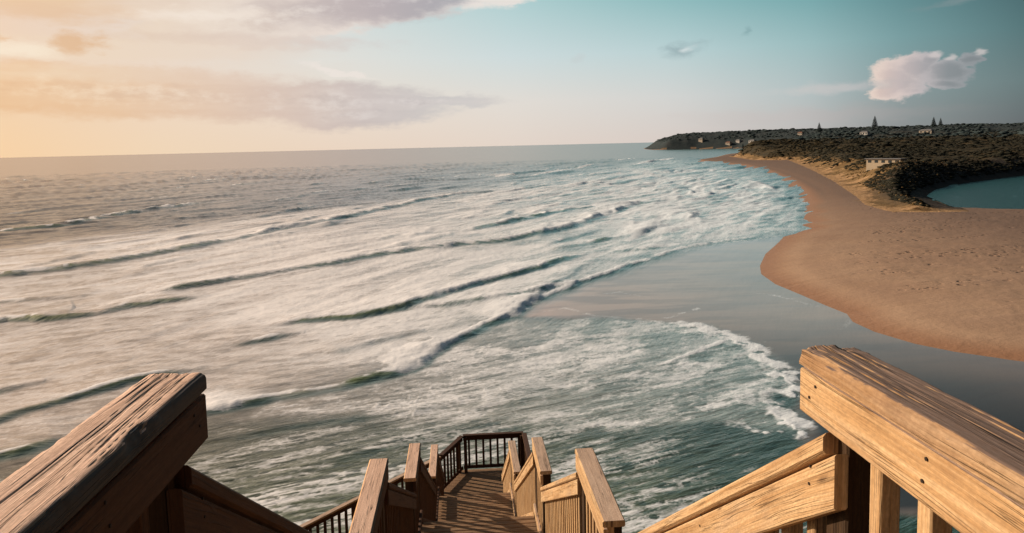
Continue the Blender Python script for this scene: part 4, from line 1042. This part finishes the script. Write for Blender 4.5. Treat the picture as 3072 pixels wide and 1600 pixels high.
    mxs = t.new('ShaderNodeMixShader'); t.put(mxs.inputs[0], t.m('MULTIPLY', ff, .94)); t.l.new(wat, mxs.inputs[1]); t.l.new(fm, mxs.inputs[2])
    t.l.new(mxs.outputs[0], out.inputs[0]); return m
M_sea = water_material()
zz = np.where(r > 9000, 0, zz)
tag(grid_mesh('sea', X, Y, zz.reshape(X.shape), M_sea, wat_attrs), kind='structure')

m, t, out = material('lagoon_water')
p = t.new('ShaderNodeNewGeometry').outputs['Position']
n = t.noise(t.mapping(p, scale=(.3, 1, 1)), .25, 4.)
t.l.new(t.bsdf(Base_Color=t.mix(n, (.010, .045, .047, 1), (.018, .06, .06, 1)), Roughness=.2, IOR=1.33, Normal=t.bump(t.noise(p, 1.6, 4.), 1., .35)), out.inputs[0])
bm = bmesh.new()
ctr = Vector((sum(q[0] for q in LAGOON)/len(LAGOON), sum(q[1] for q in LAGOON)/len(LAGOON)))
vs = [bm.verts.new((ctr.x+(q[0]-ctr.x)*1.03, ctr.y+(q[1]-ctr.y)*1.03, .40)) for q in LAGOON]
f = bm.faces.new(vs); f.normal_update()
if f.normal.z < 0: f.normal_flip()
tag(link_bm('lagoon', bm, m), kind='structure')

# ------------------------------------------------------------------ the cliff that carries the stairs
cx = np.linspace(-26, 30, 120); cy = np.linspace(-14, 31, 110)
CX, CY = np.meshgrid(cx, cy)
hc = 17.3-.60*np.maximum(CY, -3)-.02*np.abs(CX)+(fbm(CX/3, CY/3, 301, 4)-.5)*1.3
hc = np.where(CY < -1, np.minimum(hc, 17.5), hc)
hc = hc-np.clip(np.abs(CX-.1)-2.2, 0, 30)*.10*np.clip(CY/8, 0, 1)-sstep(22, 30, CY)*5
m, t, out = material('cliff_earth')
p = t.new('ShaderNodeNewGeometry').outputs['Position']; n = t.noise(p, 1.2, 6., .65)
t.l.new(t.bsdf(Base_Color=t.ramp(n, [(.3, (.05, .04, .02, 1)), (.5, (.13, .09, .05, 1)), (.7, (.24, .16, .09, 1))]), Roughness=.95, Normal=t.bump(n, .8, .2)), out.inputs[0])
tag(grid_mesh('cliff', CX, CY, hc, m), kind='structure')

# ------------------------------------------------------------------ render settings
scene.view_settings.view_transform = 'Standard'; scene.view_settings.look = 'None'; scene.view_settings.exposure = 0
scene.render.resolution_x = 1024; scene.render.resolution_y = 533
scene.cycles.max_bounces = 5; scene.cycles.diffuse_bounces = 3; scene.cycles.glossy_bounces = 3; scene.cycles.transmission_bounces = 2
scene.cycles.use_denoising = True
